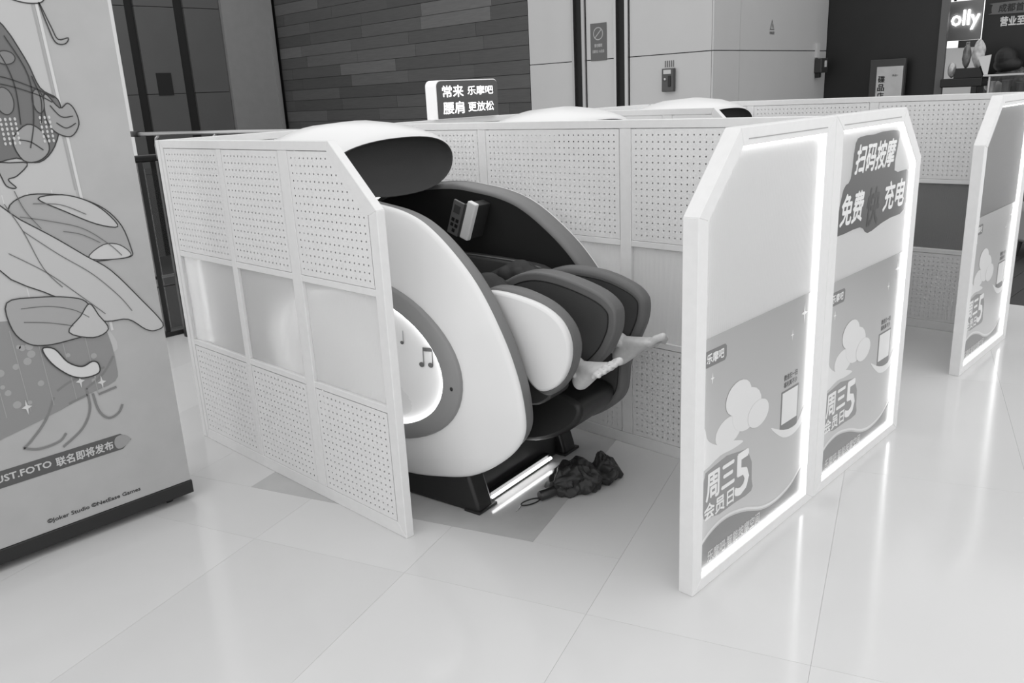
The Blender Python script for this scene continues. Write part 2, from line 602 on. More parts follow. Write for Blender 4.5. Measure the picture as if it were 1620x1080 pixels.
hb = thing('menu_board', 'small dark sign hanging under the glowing shop sign', 'sign', (XS + 0.4, 3.25, 1.9))
MB().box(XS + 0.4, XS + 0.44, 3.31, 3.53, 1.89, 1.975).build('board', mat('menu_dark', 60, 0.5), hb)
lettering('lettering', '菜', 3.44, 1.91, 3.39, 1.955, XS + 0.399, lt, hb, 0.03, facing='-x')
ws = thing('shop_screen', 'bright backlit panel behind the bagged goods in the shop', 'panel', (XS + 0.6, 3.4, 1.5))
MB().box(XS + 0.6, XS + 0.64, 3.302, 4.1, 1.3, 1.9).build('panel', mat('screen_grey', 170, emit=0.25), ws)
# counter
ct = thing('shop_counter', 'shop counter with black frame and glass front at the far right', 'counter', (XS + 0.1, 2.6, 0))
MB().box(XS - 0.12, XS + 0.15, 3.125, 3.53, 0.0, 1.28).build('counter_body', M['base'], ct)
MB().box(XS - 0.14, XS + 0.15, 3.066, 3.53, 1.43, 1.53).build('black_rail', M['black'], ct, bevel=0.01)
MB().box(XS - 0.14, XS - 0.08, 3.12, 3.18, 1.281, 1.429).build('black_post', M['black'], ct)
MB().box(XS - 0.15, XS + 0.13, 1.2, 3.062, 1.535, 1.56).build('steel_top', M['steel'], ct, bevel=0.004)
MB().box(XS - 0.12, XS + 0.13, 1.2, 3.115, 0.0, 1.25).build('cabinet', mat('cabinet_grey', 90, 0.5), ct)
MB().box(XS - 0.06, XS + 0.12, 1.25, 3.08, 1.251, 1.33).build('display_shelf', mat('shelf_white', 200, 0.5), ct)
gm = bpy.data.materials.new('clear_glass')
gm.use_nodes = True
gb = gm.node_tree.nodes['Principled BSDF']
gb.inputs['Transmission Weight'].default_value = 1.0
gb.inputs['Roughness'].default_value = 0.02
gb.inputs['IOR'].default_value = 1.2
M['glass'] = gm
MB().box(XS - 0.13, XS - 0.122, 1.2, 3.115, 1.25, 1.534).build('glass_front', gm, ct)
MB().box(XS - 0.14, XS - 0.12, 2.98, 3.0, 1.34, 1.534).build('steel_mullion', M['steel'], ct)
for k, (y, w, h, v) in enumerate(((3.012, .045, .14, 215), (2.85, .05, .15, 120), (2.70, .055, .12, 90), (2.56, .055, .15, 150), (2.42, .05, .13, 110))):
    b = thing('food_tray', ('white tub' if k == 0 else ('grey', 'dark', 'pale', 'dull')[k - 1] + ' tub') + ' standing in the shop glass display case, tub number %s from the left' % ('one', 'two', 'three', 'four', 'five')[k], 'tub', (XS + 0.04, y, 1.331), 'tubs in the shop display case')
    MB().tube([(XS + 0.04, y, 1.331), (XS + 0.04, y, 1.331 + h)], [w * 0.85, w], 14).build('tub_wall', mat('tub', v, 0.5), b, bevel=0.004)
    MB().tube([(XS + 0.04, y, 1.331 + h), (XS + 0.04, y, 1.341 + h)], [w * 1.05, w * 1.05], 14).build('tub_lid', mat('tub_lid', min(240, v + 30), 0.5), b)
bx = thing('serving_box', 'black open box standing on the black shop rail', 'box', (XS, 3.25, 1.53))
MB().prism([(3.40, 1.531), (3.07, 1.531), (3.12, 1.645), (3.38, 1.645)], 'x', XS - 0.1, XS + 0.2).build('box_shell', M['black'], bx, bevel=0.004)


def lumpy(name, c, rx, ry, rz, m, parent, amp=0.18, seed=0, nu=40, nv=26, fold=9):
    rows = []
    for i in range(nv + 1):
        th = PI * i / nv
        row = []
        for k in range(nu):
            ph = 2 * PI * k / nu
            q = 1 + amp * (0.5 * math.sin(fold * ph + 3 * math.sin(2 * th + seed)) + 0.35 * math.sin(5 * th + 3 * ph + seed * 2) + 0.3 * math.sin(13 * ph - 4 * th + seed))
            row.append((c[0] + rx * q * math.sin(th) * math.cos(ph), c[1] + ry * q * math.sin(th) * math.sin(ph), c[2] + rz * (1 + amp * .3 * math.sin(4 * ph + seed)) * math.cos(th)))
        rows.append(row)
    return MB().grid(rows, close_v=True).build(name, m, parent, smooth=True)


film = mat('clear_film', 185, 0.15, 0.6, noise=0.35, nscale=14)
for k, (y, z0, h, w, lb) in enumerate(((3.185, 1.647, .31, .068, 'tall clear plastic bag of snacks upright on the black shop box'),
                                       (3.315, 1.647, .27, .045, 'darker plastic bag of snacks beside the tall clear one on the black shop box'),
                                       (3.465, 1.542, .18, .045, 'round clear bag on the black shop rail by the grey post'))):
    b = thing('snack_bag', lb, 'bag', (XS + 0.05, y, z0), 'plastic bags on the shop counter')
    lumpy('bag_film', (XS + 0.05, y, z0 + h / 2), 0.05, w, h / 2, film if k != 1 else mat('dark_film', 110, 0.2, noise=0.3, nscale=14), b, 0.16, k * 2.1, 28, 16, 5)
cd = thing('price_card', 'white price card leaning beside the plastic bags in the shop', 'card', (XS - 0.12, 3.08, 1.561))
MB().prism([(3.06, 1.561), (3.02, 1.561), (3.0, 1.78), (3.14, 1.76)], 'x', XS - 0.125, XS - 0.12).build('card', mat('card_white', 215, 0.5), cd)


# ------------------------------------------------------------------ organic bodies
def body_mesh(name, m, parent, capsules, ellipsoids=(), lofts=(), voxel=0.004, smooth=4):
    mb = MB()
    for a, b, ra, rb in capsules:
        a, b = Vector(a), Vector(b)
        d = (b - a).normalized()
        n = 5
        path, rs = [], []
        for k in range(n):
            t = k / n * PI / 2
            path.append(a - d * ra * math.cos(t)); rs.append(max(ra * math.sin(t), 1e-4))
        for k in range(4):
            t = k / 3
            path.append(a.lerp(b, t)); rs.append(ra + (rb - ra) * t)
        for k in range(1, n + 1):
            t = k / n * PI / 2
            path.append(b + d * rb * math.sin(t)); rs.append(max(rb * math.cos(t), 1e-4))
        mb.tube(path, rs, 16)
    for e in ellipsoids:
        mb.ellipsoid(*e)
    for rows in lofts:
        mb.grid(rows, close_v=True)
        n = len(rows[0])
        mb.add(rows[0], [tuple(range(n))])
        mb.add(rows[-1], [tuple(range(n))])
    o = mb.build(name, m, parent, smooth=True)
    r = o.modifiers.new('remesh', 'REMESH')
    r.mode = 'VOXEL'
    r.voxel_size = voxel
    r.use_smooth_shade = True
    s = o.modifiers.new('smooth', 'SMOOTH')
    s.iterations = smooth
    s.factor = 0.5
    return o


def foot_parts(heel, f, u, side):
    """side: unit vector towards the big toe"""
    heel, f, u, sd = Vector(heel), Vector(f).normalized(), Vector(u), Vector(side)
    u = (u - f * u.dot(f)).normalized()
    s = f.cross(u)
    if s.dot(sd) < 0:
        s = -s
    P = lambda a, b, c: heel + (f * a + s * b + u * c) * 1.04
    secs = [(-0.004, 0, 0.034, 0.014, 0.018), (0.004, 0, 0.032, 0.024, 0.028), (0.025, 0, 0.036, 0.031, 0.036), (0.055, 0, 0.048, 0.032, 0.046), (0.085, 0.001, 0.050, 0.032, 0.044),
            (0.115, 0.003, 0.044, 0.036, 0.034), (0.145, 0.004, 0.035, 0.042, 0.027), (0.175, 0.004, 0.027, 0.047, 0.021), (0.195, 0.003, 0.022, 0.046, 0.016), (0.205, 0.003, 0.02, 0.040, 0.011)]
    rows = []
    for a, b, c, hw, hu in secs:
        rows.append([tuple(P(a - (0.02 * (1 - math.cos(t)) * (a > 0.16) * (math.sin(t * 0.5)) if False else 0), b + hw * math.cos(t), c + hu * math.sin(t))) for t in [2 * PI * k / 24 for k in range(24)]])
    caps = []
    for (a0, b0, c0), (a1, b1, c1), (a2, b2, c2), r0, r1, r2 in (
            ((0.185, 0.031, 0.020), (0.218, 0.034, 0.025), (0.246, 0.031, 0.020), 0.0135, 0.0125, 0.0135),
            ((0.188, 0.010, 0.021), (0.222, 0.011, 0.029), (0.241, 0.011, 0.016), 0.0095, 0.0085, 0.0095),
            ((0.184, -0.009, 0.021), (0.214, -0.009, 0.028), (0.231, -0.009, 0.015), 0.0092, 0.0082, 0.0092),
            ((0.176, -0.026, 0.020), (0.202, -0.027, 0.026), (0.217, -0.027, 0.013), 0.009, 0.008, 0.009),
            ((0.166, -0.040, 0.018), (0.187, -0.043, 0.022), (0.200, -0.043, 0.011), 0.009, 0.0078, 0.0085)):
        caps += [(P(a0, b0, c0), P(a1, b1, c1), r0 * 1.14, r1 * 1.14), (P(a1, b1, c1), P(a2, b2, c2), r1 * 1.14, r2 * 1.16)]
    rot = Matrix((tuple(s), tuple(f), tuple(u))).transposed()
    ell = [(P(0.058, 0.030, 0.078), 0.012, 0.015, 0.015, rot), (P(0.05, -0.031, 0.068), 0.012, 0.015, 0.015, rot), (P(0.02, 0, 0.03), 0.03, 0.03, 0.03, rot)]
    ankle = P(0.052, 0, 0.085)
    nails = []
    for a, b, c, w, l in ((0.246, 0.031, 0.0325, 0.009, 0.008), (0.243, 0.011, 0.0255, 0.006, 0.005), (0.233, -0.009, 0.0245, 0.0055, 0.005), (0.219, -0.027, 0.022, 0.0055, 0.0045), (0.203, -0.043, 0.0195, 0.005, 0.004)):
        nails.append((P(a, b, c), w, l, 0.0018, rot))
    return ankle, caps, ell, rows, P(0.012, 0, 0.06), nails


def hand_parts(wrist, f, u, side, curl=0.5):
    wrist, f, u, sd = Vector(wrist), Vector(f).normalized(), Vector(u), Vector(side)
    u = (u - f * u.dot(f)).normalized()
    s = f.cross(u)
    if s.dot(sd) < 0:
        s = -s
    P = lambda a, b, c: wrist + f * a + s * b + u * c
    caps = []
    for b in (-0.03, -0.01, 0.01, 0.03):
        caps.append((P(0.0, b * 0.6, 0), P(0.09, b, 0), 0.016, 0.013))
    for b, L in ((0.032, 0.068), (0.011, 0.078), (-0.011, 0.072), (-0.032, 0.056)):
        p = P(0.09, b, 0)
        ang = 0.0
        for j, q in enumerate((0.42, 0.32, 0.26)):
            ang += curl * 0.7
            n = p + (f * math.cos(ang) - u * math.sin(ang)) * L * q
            caps.append((p, n, 0.009 - 0.001 * j, 0.008 - 0.001 * j))
            p = n
    p0, p1, p2 = P(0.02, 0.03, -0.004), P(0.055, 0.062, -0.012), P(0.088, 0.07, -0.02)
    caps += [(p0, p1, 0.014, 0.011), (p1, p2, 0.011, 0.009)]
    return caps


def LW(x, y, z):
    """a point given across and along the occupied pod"""
    c_, s_ = math.cos(math.radians(8)), math.sin(math.radians(8))
    return Vector((2.38 + c_ * x - s_ * (y - 2.2), 2.2 + s_ * x + c_ * (y - 2.2), z))


per = thing('person', 'barefoot person in dark trousers lying inside the white massage pod, feet sticking out', 'person', tuple(LW(0, 2.75, 0.53)))
an1, c1, e1, l1, ach1, n1 = foot_parts((2.324, 1.921, 0.494), (-0.214, -0.804, 0.555), (-0.036, .574, .818), (1, 0, 0.1))
an2, c2, e2, l2, ach2, n2 = foot_parts((2.554, 1.914, 0.530), (0.134, -0.833, 0.538), (0.086, .55, .831), (-1, 0, 0.1))
kn1, kn2 = LW(-0.11, 2.35, 0.86), LW(0.115, 2.35, 0.87)
hp1, hp2 = LW(-0.08, 2.76, 0.64), LW(0.08, 2.76, 0.64)
caps = list(c1) + list(c2)
for an, kn, hp, ach in ((an1, kn1, hp1, ach1), (an2, kn2, hp2, ach2)):
    mid = an.lerp(kn, 0.6)
    mid.z -= 0.015
    caps += [(an, an.lerp(kn, 0.25), 0.034, 0.034), (an.lerp(kn, 0.25), mid, 0.034, 0.052), (mid, kn, 0.052, 0.052), (kn, hp, 0.055, 0.08), (ach, an.lerp(kn, 0.2), 0.016, 0.024)]
Q = lambda x, y, z: LW(x, y + 0.10, z)
caps += [(Q(0, 2.68, .64), Q(0, 2.92, .78), 0.12, 0.115), (Q(0, 2.92, .78), Q(0, 3.08, .92), 0.12, 0.12), (Q(-.09, 3.07, .93), Q(.09, 3.07, .93), 0.075, 0.075),
         (Q(0, 3.10, .96), Q(0, 3.19, 1.03), 0.055, 0.052)]
for sx in (-1, 1):
    sh0, el, wr = Q(sx * 0.15, 3.06, .93), Q(sx * 0.175, 2.84, .80), Q(sx * 0.10, 2.66, .87)
    caps += [(sh0, el, 0.045, 0.036), (el, wr, 0.036, 0.026)]
    caps += hand_parts(wr, (-sx * 0.55, -0.5, 0.02), (0, -0.1, 1), (0, -1, 0.0))
hc = tuple(Q(0, 3.235, 1.075))
hrot = Matrix.Rotation(math.radians(8), 3, 'Z') @ Matrix.Rotation(-0.9, 3, 'X')
ells = list(e1) + list(e2) + [(hc, 0.075, 0.092, 0.108, hrot), (tuple(Q(0, 3.19, 1.03)), 0.055, 0.055, 0.07, hrot)]
fx = hrot @ Vector((1, 0, 0))
fz = hrot @ Vector((0, -1, 0))
fu = hrot @ Vector((0, 0, 1))
H = lambda a, b, c: tuple(Vector(hc) + fx * a + fz * b + fu * c)
ells += [(H(0, 0.098, -0.015), 0.012, 0.018, 0.024, hrot), (H(0, 0.088, -0.055), 0.026, 0.012, 0.009, hrot), (H(0.078, 0, -0.01), 0.01, 0.018, 0.03, hrot), (H(-0.078, 0, -0.01), 0.01, 0.018, 0.03, hrot)]
body_mesh('body', M['skin'], per, caps, ells, [l1, l2], 0.0028, 2)
M['nail'] = mat('nail', 205, 0.3)
for q in n1 + n2:
    MB().ellipsoid(q[0], q[1], q[2], q[3], q[4], 10, 6).build('toenail', M['nail'], per, True)
for a in (-0.03, 0.03):
    MB().ellipsoid(H(a, 0.083, 0.012), 0.013, 0.006, 0.005, hrot, 10, 6).build('eyelid', M['skin'], per, True)
body_mesh('hair', M['hair'], per, [], [(H(0, -0.014, 0.022), 0.082, 0.092, 0.106, hrot)], [], 0.006, 2)
tc_ = []
for an, kn, hp, k in ((an1, kn1, hp1, 0), (an2, kn2, hp2, 1)):
    cuff = an.lerp(kn, 0.30)
    tc_ += [(cuff, an.lerp(kn, 0.6), 0.050, 0.062), (an.lerp(kn, 0.6), kn, 0.062, 0.064), (kn, hp, 0.068, 0.095)]
    for j in range(9):  # crumpled cloth at the knee
        t = j / 8
        p = an.lerp(kn, 0.75 + 0.3 * t) if t < 0.8 else kn.lerp(hp, (t - 0.8) * 1.2)
        tc_.append((p + Vector((-0.045, 0.0, 0.02 + 0.012 * (j % 2))), p + Vector((0.045, 0.02 * math.sin(j * 2), 0.03)), 0.022 + 0.006 * ((j * 5) % 3), 0.02))
tc_ += [(Q(0, 2.68, .64), Q(0, 2.84, .73), 0.13, 0.128)]
body_mesh('trousers', M['trousers'], per, tc_, [], [], 0.006, 2)
sc_ = [(Q(0, 2.8, .71), Q(0, 3.06, .91), 0.132, 0.132), (Q(-.095, 3.06, .93), Q(.095, 3.06, .93), 0.085, 0.085)]
for sx in (-1, 1):
    sc_.append((Q(sx * 0.15, 3.06, .93), Q(sx * 0.17, 2.9, .84), 0.055, 0.05))
body_mesh('shirt', M['shirt'], per, sc_, [], [], 0.008, 3)

# shopper behind the counter, far right
sp = thing('person', 'dark-haired person bending behind the shop counter at the far right', 'person', (XS + 0.31, 2.95, 0))
# stands between menu wall and counter cabinet
bxp = XS + 0.31
M['hair2'] = M['hair']
bc = [((bxp, 2.95, 1.5), (bxp, 2.95, 1.64), 0.055, 0.05), ((bxp, 2.82, 1.42), (bxp, 3.08, 1.42), 0.08, 0.08), ((bxp, 2.95, 1.40), (bxp, 2.95, 1.0), 0.13, 0.12), ((bxp, 2.88, 0.95), (bxp, 2.88, 0.06), 0.075, 0.05), ((bxp, 3.02, 0.95), (bxp, 3.02, 0.06), 0.075, 0.05)]
body_mesh('body', M['skin'], sp, bc, [((bxp, 2.95, 1.72), 0.09, 0.075, 0.11, None), ((bxp - 0.09, 2.95, 1.70), 0.018, 0.012, 0.024, None)], [], 0.008, 2)
body_mesh('hair', M['hair'], sp, [], [((bxp - 0.01, 2.95, 1.735), 0.12, 0.125, 0.135, None), ((bxp - 0.03, 2.92, 1.66), 0.10, 0.16, 0.09, None)], [], 0.008, 2)
lumpy('patterned_top', (bxp + 0.02, 2.88, 1.36), 0.15, 0.27, 0.28, mat('patterned_cloth', 80, 0.8, noise=0.7, nscale=30), sp, 0.1, 1.0)

# poster display in front of the black wall
ps = thing('poster_stand', 'dark framed display stand with a white poster, against the black shop wall', 'display stand', (XS - 0.2, 4.16, 0))
MB().box(XS - 0.16, XS - 0.1, 3.945, 4.375, 0.6, 1.80).build('stand_frame', mat('stand_grey', 62, 0.5), ps, bevel=0.006)
MB().box(XS - 0.14, XS - 0.12, 4.1, 4.2, 0.02, 0.6).build('stand_leg', M['dsteel'], ps)
MB().box(XS - 0.35, XS - 0.02, 3.98, 4.34, 0.0, 0.02).build('stand_foot', M['dsteel'], ps)
pp = MB().box(XS - 0.166, XS - 0.16, 3.965, 4.285, 0.75, 1.712).build('poster_sheet', mat('poster_white', 190, 0.4, noise=0.08, nscale=6), ps)
for k, ch in enumerate('碟品店'):
    lettering('lettering', ch, 4.262, 1.52 - 0.1 * k, 4.18, 1.60 - 0.1 * k, XS - 0.1665, M['black'], pp, 0.035, facing='-x')
lettering('lettering', '新品+', 4.09, 1.59, 4.02, 1.615, XS - 0.1665, M['ink'], pp, 0.03, facing='-x')

# seat on the wood floor at the right edge
st = thing('lounge_chair', 'pale rounded lounge chair with a black back rail, at the right edge', 'chair', (8.6, 1.65, 0))
pts = [(8.6 + 0.36 * math.cos(t), 1.65 + 0.34 * math.sin(t)) for t in [2 * PI * k / 28 for k in range(28)]]
MB().prism(pts, 'z', 0.14, 0.44).build('seat', mat('seat_pale', 150, 0.6), st, True, 0.03, 3)
arc = [(8.6 + 0.4 * math.cos(t), 1.65 + 0.38 * math.sin(t), 0.62 + 0.08 * math.sin(t)) for t in [PI * (0.35 + 1.3 * k / 20) for k in range(21)]]
MB().tube(arc, 0.055, 10).build('back_rail', M['black'], st, True)
for a in (0.7, 2.3, 3.9, 5.4):
    MB().tube([(8.6 + 0.27 * math.cos(a), 1.65 + 0.25 * math.sin(a), 0.16), (8.6 + 0.31 * math.cos(a), 1.65 + 0.29 * math.sin(a), 0)], [0.018, 0.013], 8).build('leg', M['black'], st)

# ------------------------------------------------------------------ balustrade
bal = thing('glass_railing', 'glass railing with steel handrail along the drop, between tall poster and booths', 'railing', (2.5, 5.99, 0))
MB().box(-1.0, 2.80, 5.965, 6.03, 0.0, 0.035).build('base_shoe', M['dsteel'], bal, bevel=0.003)
MB().box(2.575, 2.625, 4.05, 5.96, 0.0, 0.035).build('base_shoe', M['dsteel'], bal, bevel=0.003)
MB().tube([(2.462, 5.92, 1.46), (2.60, 4.9, 1.46), (2.62, 4.0, 1.46)], 0.012, 12).build('handrail', M['steel'], bal, True)
MB().tube([(2.477, 6.12, 1.46), (2.462, 5.92, 1.46)], 0.02, 12).build('end_sleeve', M['black'], bal, True)
MB().tube([(-1.0, 5.99, 1.29), (2.82, 5.99, 1.29)], 0.026, 12).build('lower_rail', M['dsteel'], bal, True)
MB().tube([(-1.0, 5.99, 0.445), (2.80, 5.99, 0.445)], 0.011, 8).build('cable', M['steel'], bal, True)
MB().tube([(-1.0, 5.99, 0.375), (2.80, 5.99, 0.375)], 0.005, 8).build('cable', M['steel'], bal, True)
for i, y in enumerate((5.75, 5.1, 4.5)):
    xx = 2.475 + (5.92 - y) * 0.12
    MB().tube([(xx, y, 1.29), (xx, y, 1.38), (xx, y - 0.02, 1.43), (xx, y - 0.06, 1.445)], 0.009, 8).build('bracket', M['steel'], bal, True)
    MB().box(xx - 0.015, xx + 0.015, y - 0.02, y + 0.02, 0.03, 1.28).build('post', M['dsteel'], bal, bevel=0.004)
for i, x in enumerate((-0.5, 0.9, 2.46, 2.72)):
    MB().box(x - 0.018, x + 0.018, 5.975, 6.005, 0.03, 1.27).build('post', M['dsteel'], bal, bevel=0.004)
MB().box(2.60, 2.72, 5.955, 5.975, 1.08, 1.115).build('clamp', M['steel'], bal, bevel=0.004)
for a, b in ((-0.46, 0.86), (0.94, 2.43), (2.49, 2.69)):
    MB().box(a, b, 5.984, 5.996, 0.06, 1.22).build('glass_panel', gm, bal)


# ------------------------------------------------------------------ booth dividers
def perf(a0, a1, b0, b1, pitch=0.028, r=0.0034, keep=None):
    """sheet with octagonal holes in the rectangle; returns 2-D verts, faces"""
    na, nb = int((a1 - a0 - 0.012) / pitch), int((b1 - b0 - 0.012) / pitch)
    ma, mb_ = (a1 - a0 - na * pitch) / 2, (b1 - b0 - nb * pitch) / 2
    V, F = [], []
    h = pitch / 2
    oc = [(h, 0), (h, h), (0, h), (-h, h), (-h, 0), (-h, -h), (0, -h), (h, -h)]
    ic = [(r * math.cos(k * PI / 4), r * math.sin(k * PI / 4)) for k in range(8)]
    for i in range(na):
        for j in range(nb):
            ca, cb = a0 + ma + (i + .5) * pitch, b0 + mb_ + (j + .5) * pitch
            if keep:
                kk = keep(ca, cb)
                if kk == 0:
                    continue
                if kk == 1:
                    n = len(V)
                    V += [(ca - h, cb - h), (ca + h, cb - h), (ca + h, cb + h), (ca - h, cb + h)]
                    F.append((n, n + 1, n + 2, n + 3))
                    continue
            n = len(V)
            V += [(ca + p[0], cb + p[1]) for p in oc] + [(ca + p[0], cb + p[1]) for p in ic]
            for k in range(8):
                q = (k + 1) % 8
                F.append((n + k, n + q, n + 8 + q, n + 8 + k))
    def quad(x0, x1, y0, y1):
        if keep and keep((x0 + x1) / 2, (y0 + y1) / 2) == 0:
            return
        n = len(V)
        V.extend([(x0, y0), (x1, y0), (x1, y1), (x0, y1)])
        F.append((n, n + 1, n + 2, n + 3))
    A0, A1, B0, B1 = a0 + ma, a0 + ma + na * pitch, b0 + mb_, b0 + mb_ + nb * pitch
    for i in range(na):  # top and bottom margins in short pieces so the chamfer can cut them
        x0, x1 = A0 + i * pitch, A0 + (i + 1) * pitch
        quad(x0, x1, b0, B0)
        quad(x0, x1, B1, b1)
    for j in range(nb):
        y0, y1 = B0 + j * pitch, B0 + (j + 1) * pitch
        quad(a0, A0, y0, y1)
        quad(A1, a1, y0, y1)
    quad(a0, A0, b0, B0); quad(A1, a1, b0, B0); quad(a0, A0, B1, b1); quad(A1, a1, B1, b1)
    return V, F


HT = 1.475
TH = 0.018      # half thickness
_pc = {}


def perf_panel(name, axis, c, a0, a1, b0, b1, parent, keep=None):
    V, F = perf(a0, a1, b0, b1, keep=keep)
    first = None
    for s in (-1, 1):
        d = s * (TH - 0.0015)
        if first is None:
            mb = MB()
            if axis == 'x':
                mb.add([(c + d, p[0], p[1]) for p in V], F)
            else:
                mb.add([(p[0], c + d, p[1]) for p in V], F)
            first = mb.build(name, M['sheet'], parent, fix=False)
        else:
            o = first.copy()
            COL.objects.link(o)
            o.location = (2 * d, 0, 0) if axis == 'x' else (0, 2 * d, 0)
    return first


def frame_ring(parent, outer, inner, axis, a0, a1, names, m=None, bevel=0.002):
    n = len(outer)
    for i in range(n):
        j = (i + 1) % n
        MB().prism([outer[i], outer[j], inner[j], inner[i]], axis, a0, a1).build(names[i], m or M['frame'], parent, bevel=bevel, segs=1)


def divider(x, y0, y1, cols, cham, label, cat='partition', group='perforated booth dividers', pane='pane'):
    t = thing('booth_divider', label, cat, (x, (y0 + y1) / 2, 0), group)
    fi, bi = cols[0][0] - y0, y1 - cols[-1][1]
    if cham:
        outer = [(y0, 0), (y1, 0), (y1, HT), (y0 + 0.245, HT), (y0, 1.245)]
        inner = [(y0 + fi, 0.055), (y1 - bi, 0.055), (y1 - bi, 1.44), (y0 + 0.262, 1.44), (y0 + fi, 1.225)]
        names = ['bottom_rail', 'rear_post', 'top_rail', 'slanted_rail', 'front_post']
    else:
        outer = [(y0, 0), (y1, 0), (y1, HT), (y0, HT)]
        inner = [(y0 + fi, 0.055), (y1 - bi, 0.055), (y1 - bi, 1.44), (y0 + fi, 1.44)]
        names = ['bottom_rail', 'rear_post', 'top_rail', 'front_post']
    frame_ring(t, outer, inner, 'x', x - TH, x + TH, names)
    for k in range(len(cols) - 1):
        MB().box(x - TH, x + TH, cols[k][1], cols[k + 1][0], 0.056, 1.439).build('middle_post', M['frame'], t, bevel=0.0015, segs=1)
    for k, (ya, yb) in enumerate(cols):
        g = 0.002
        for z0, z1 in ((0.500, 0.527), (0.940, 0.966)):
            MB().box(x - TH, x + TH, ya + 0.0005, yb - 0.0005, z0, z1).build('cross_rail', M['frame'], t, bevel=0.0015, segs=1)
        perf_panel('perforated_panel', 'x', x, ya + g, yb - g, 0.055 + g, 0.500 - g, t)
        kp = None
        if cham and k == 0:
            def kp(a, b, ya=ya):
                # distance inside the slanted edge
                d = ((a - y0) * 0.23 - (b - 1.245) * 0.245) / math.hypot(0.23, 0.245)
                return 0 if d < 0.022 else (1 if d < 0.055 else 2)
        perf_panel('perforated_panel', 'x', x, ya + g, yb - g, 0.966 + g, 1.44 - g, t, kp)
        MB().box(x - 0.004, x + 0.004, ya + g, yb - g, 0.527 + g, 0.940 - g).build('window_pane', M[pane], t)
    return t


cols_s = [(2.335, 2.807), (2.873, 3.316), (3.355, 3.853)]
cols_l = [(1.345, 2.125), (2.184, 2.999), (3.055, 3.850)]
divider(1.72, 2.285, 3.885, cols_s, True, 'free-ended perforated white divider nearest the tall poster, beside the occupied pod')
divider(2.95, 1.315, 3.885, cols_l, False, 'long perforated white divider right of the occupied pod, joined to the two lit panels')
divider(4.30, 2.285, 3.885, cols_s, True, 'perforated white divider between the second and third pods, only its slanted top corner seen')
divider(5.64, 1.315, 3.885, cols_l, False, 'last perforated white divider on the right with a window pane coloured dark for the dim space behind', pane='pane_shaded')

# back walls of the pods
for xa, xb, lb in ((1.702, 2.930, 'perforated white back panel behind the occupied pod'), (2.97, 4.28, 'perforated white back panel behind the second pod, under the lit sign'), (4.32, 5.62, 'perforated white back panel behind the third pod')):
    t = thing('back_panel', lb, 'partition', ((xa + xb) / 2, 3.91, 0), 'perforated back panels')
    cy = 3.906
    frame_ring(t, [(xa, 0), (xb, 0), (xb, HT), (xa, HT)], [(xa + 0.04, 0.055), (xb - 0.04, 0.055), (xb - 0.04, 1.44), (xa + 0.04, 1.44)], 'y', cy - TH, cy + TH,
               ['bottom_rail', 'side_post', 'top_rail', 'side_post'])
    xm = (xa + xb) / 2
    MB().box(xm - 0.02, xm + 0.02, cy - TH, cy + TH, 0.056, 1.439).build('middle_post', M['frame'], t)
    for a, b in ((xa + 0.04, xm - 0.02), (xm + 0.02, xb - 0.04)):
        perf_panel('perforated_panel', 'y', cy, a + 0.002, b - 0.002, 0.057, 1.438, t)

# vertical led tubes in the rear corners of the pods
for x, lb in ((1.80, 'glowing vertical light tube in the rear left corner of the occupied pod'), (2.905, 'glowing vertical light tube in the rear right corner of the occupied pod'),
              (5.57, 'glowing vertical light tube in the rear right corner of the third pod')):
    t = thing('light_tube', lb, 'lamp', (x, 3.87, 0.0), 'corner light tubes')
    MB().box(x - 0.012, x + 0.012, 3.874, 3.886, 0.0, 1.42).build('channel', M['steel'], t)
    MB().tube([(x, 3.866, 0.08), (x, 3.866, 1.40)], 0.008, 8).build('tube', M['led_soft'], t)

# lit sign on the back panel
sg = thing('lit_sign', 'dark rounded sign with glowing Chinese characters standing on the back panel', 'sign', (3.64, 3.89, HT))
def rrect(x0, x1, z0, z1, r, low=True):
    p = []
    cs = [(x1 - r, z1 - r, 0), (x0 + r, z1 - r, 1)]
    for cx, cz, q in cs:
        for k in range(7):
            a = PI / 2 * (q + k / 6)
            p.append((cx + r * math.cos(a), cz + r * math.sin(a)))
    if low:
        p += [(x0, z0), (x1, z0)]
    else:
        for cx, cz, q in ((x0 + r, z0 + r, 2), (x1 - r, z0 + r, 3)):
            for k in range(7):
                a = PI / 2 * (q + k / 6)
                p.append((cx + r * math.cos(a), cz + r * math.sin(a)))
    return p
MB().prism(rrect(3.385, 3.90, HT + 0.001, 1.70, 0.035), 'y', 3.856, 3.95).build('sign_box', mat('sign_side', 225, 0.4, emit=0.25), sg)
MB().prism(rrect(3.390, 3.895, HT + 0.004, 1.695, 0.032), 'y', 3.850, 3.856).build('sign_face', mat('sign_dark', 72, 0.4), sg)
glow = mat('glow_letter', 255, emit=1.3)
lettering('lettering', '常来', 3.43, 1.602, 3.60, 1.668, 3.8495, glow, sg, 0.02)
lettering('lettering', '乐摩吧', 3.635, 1.61, 3.855, 1.662, 3.8495, glow, sg, 0.012)
lettering('lettering', '腰肩', 3.43, 1.505, 3.60, 1.575, 3.8495, glow, sg, 0.02)
lettering('lettering', '更放松', 3.635, 1.512, 3.855, 1.568, 3.8495, glow, sg, 0.012)


# ------------------------------------------------------------------ light boxes at the booth fronts
YF, YR = 1.257, 1.311
M['film'] = mat_print('printed_film', 190, 148, 0.35, 1.0, 0.1, 1.0)
M['wave'] = mat('print_dark_wave', 128, 0.4)
M['cloud'] = mat('print_cloud', 214, 0.4)
M['white_ink'] = mat('print_white', 226, 0.4)
M['grey_ink'] = mat('print_grey', 112, 0.4)
M['dark_ink'] = mat('print_dark', 84, 0.4)
M['letter_ink'] = mat('print_letter', 200, 0.4)


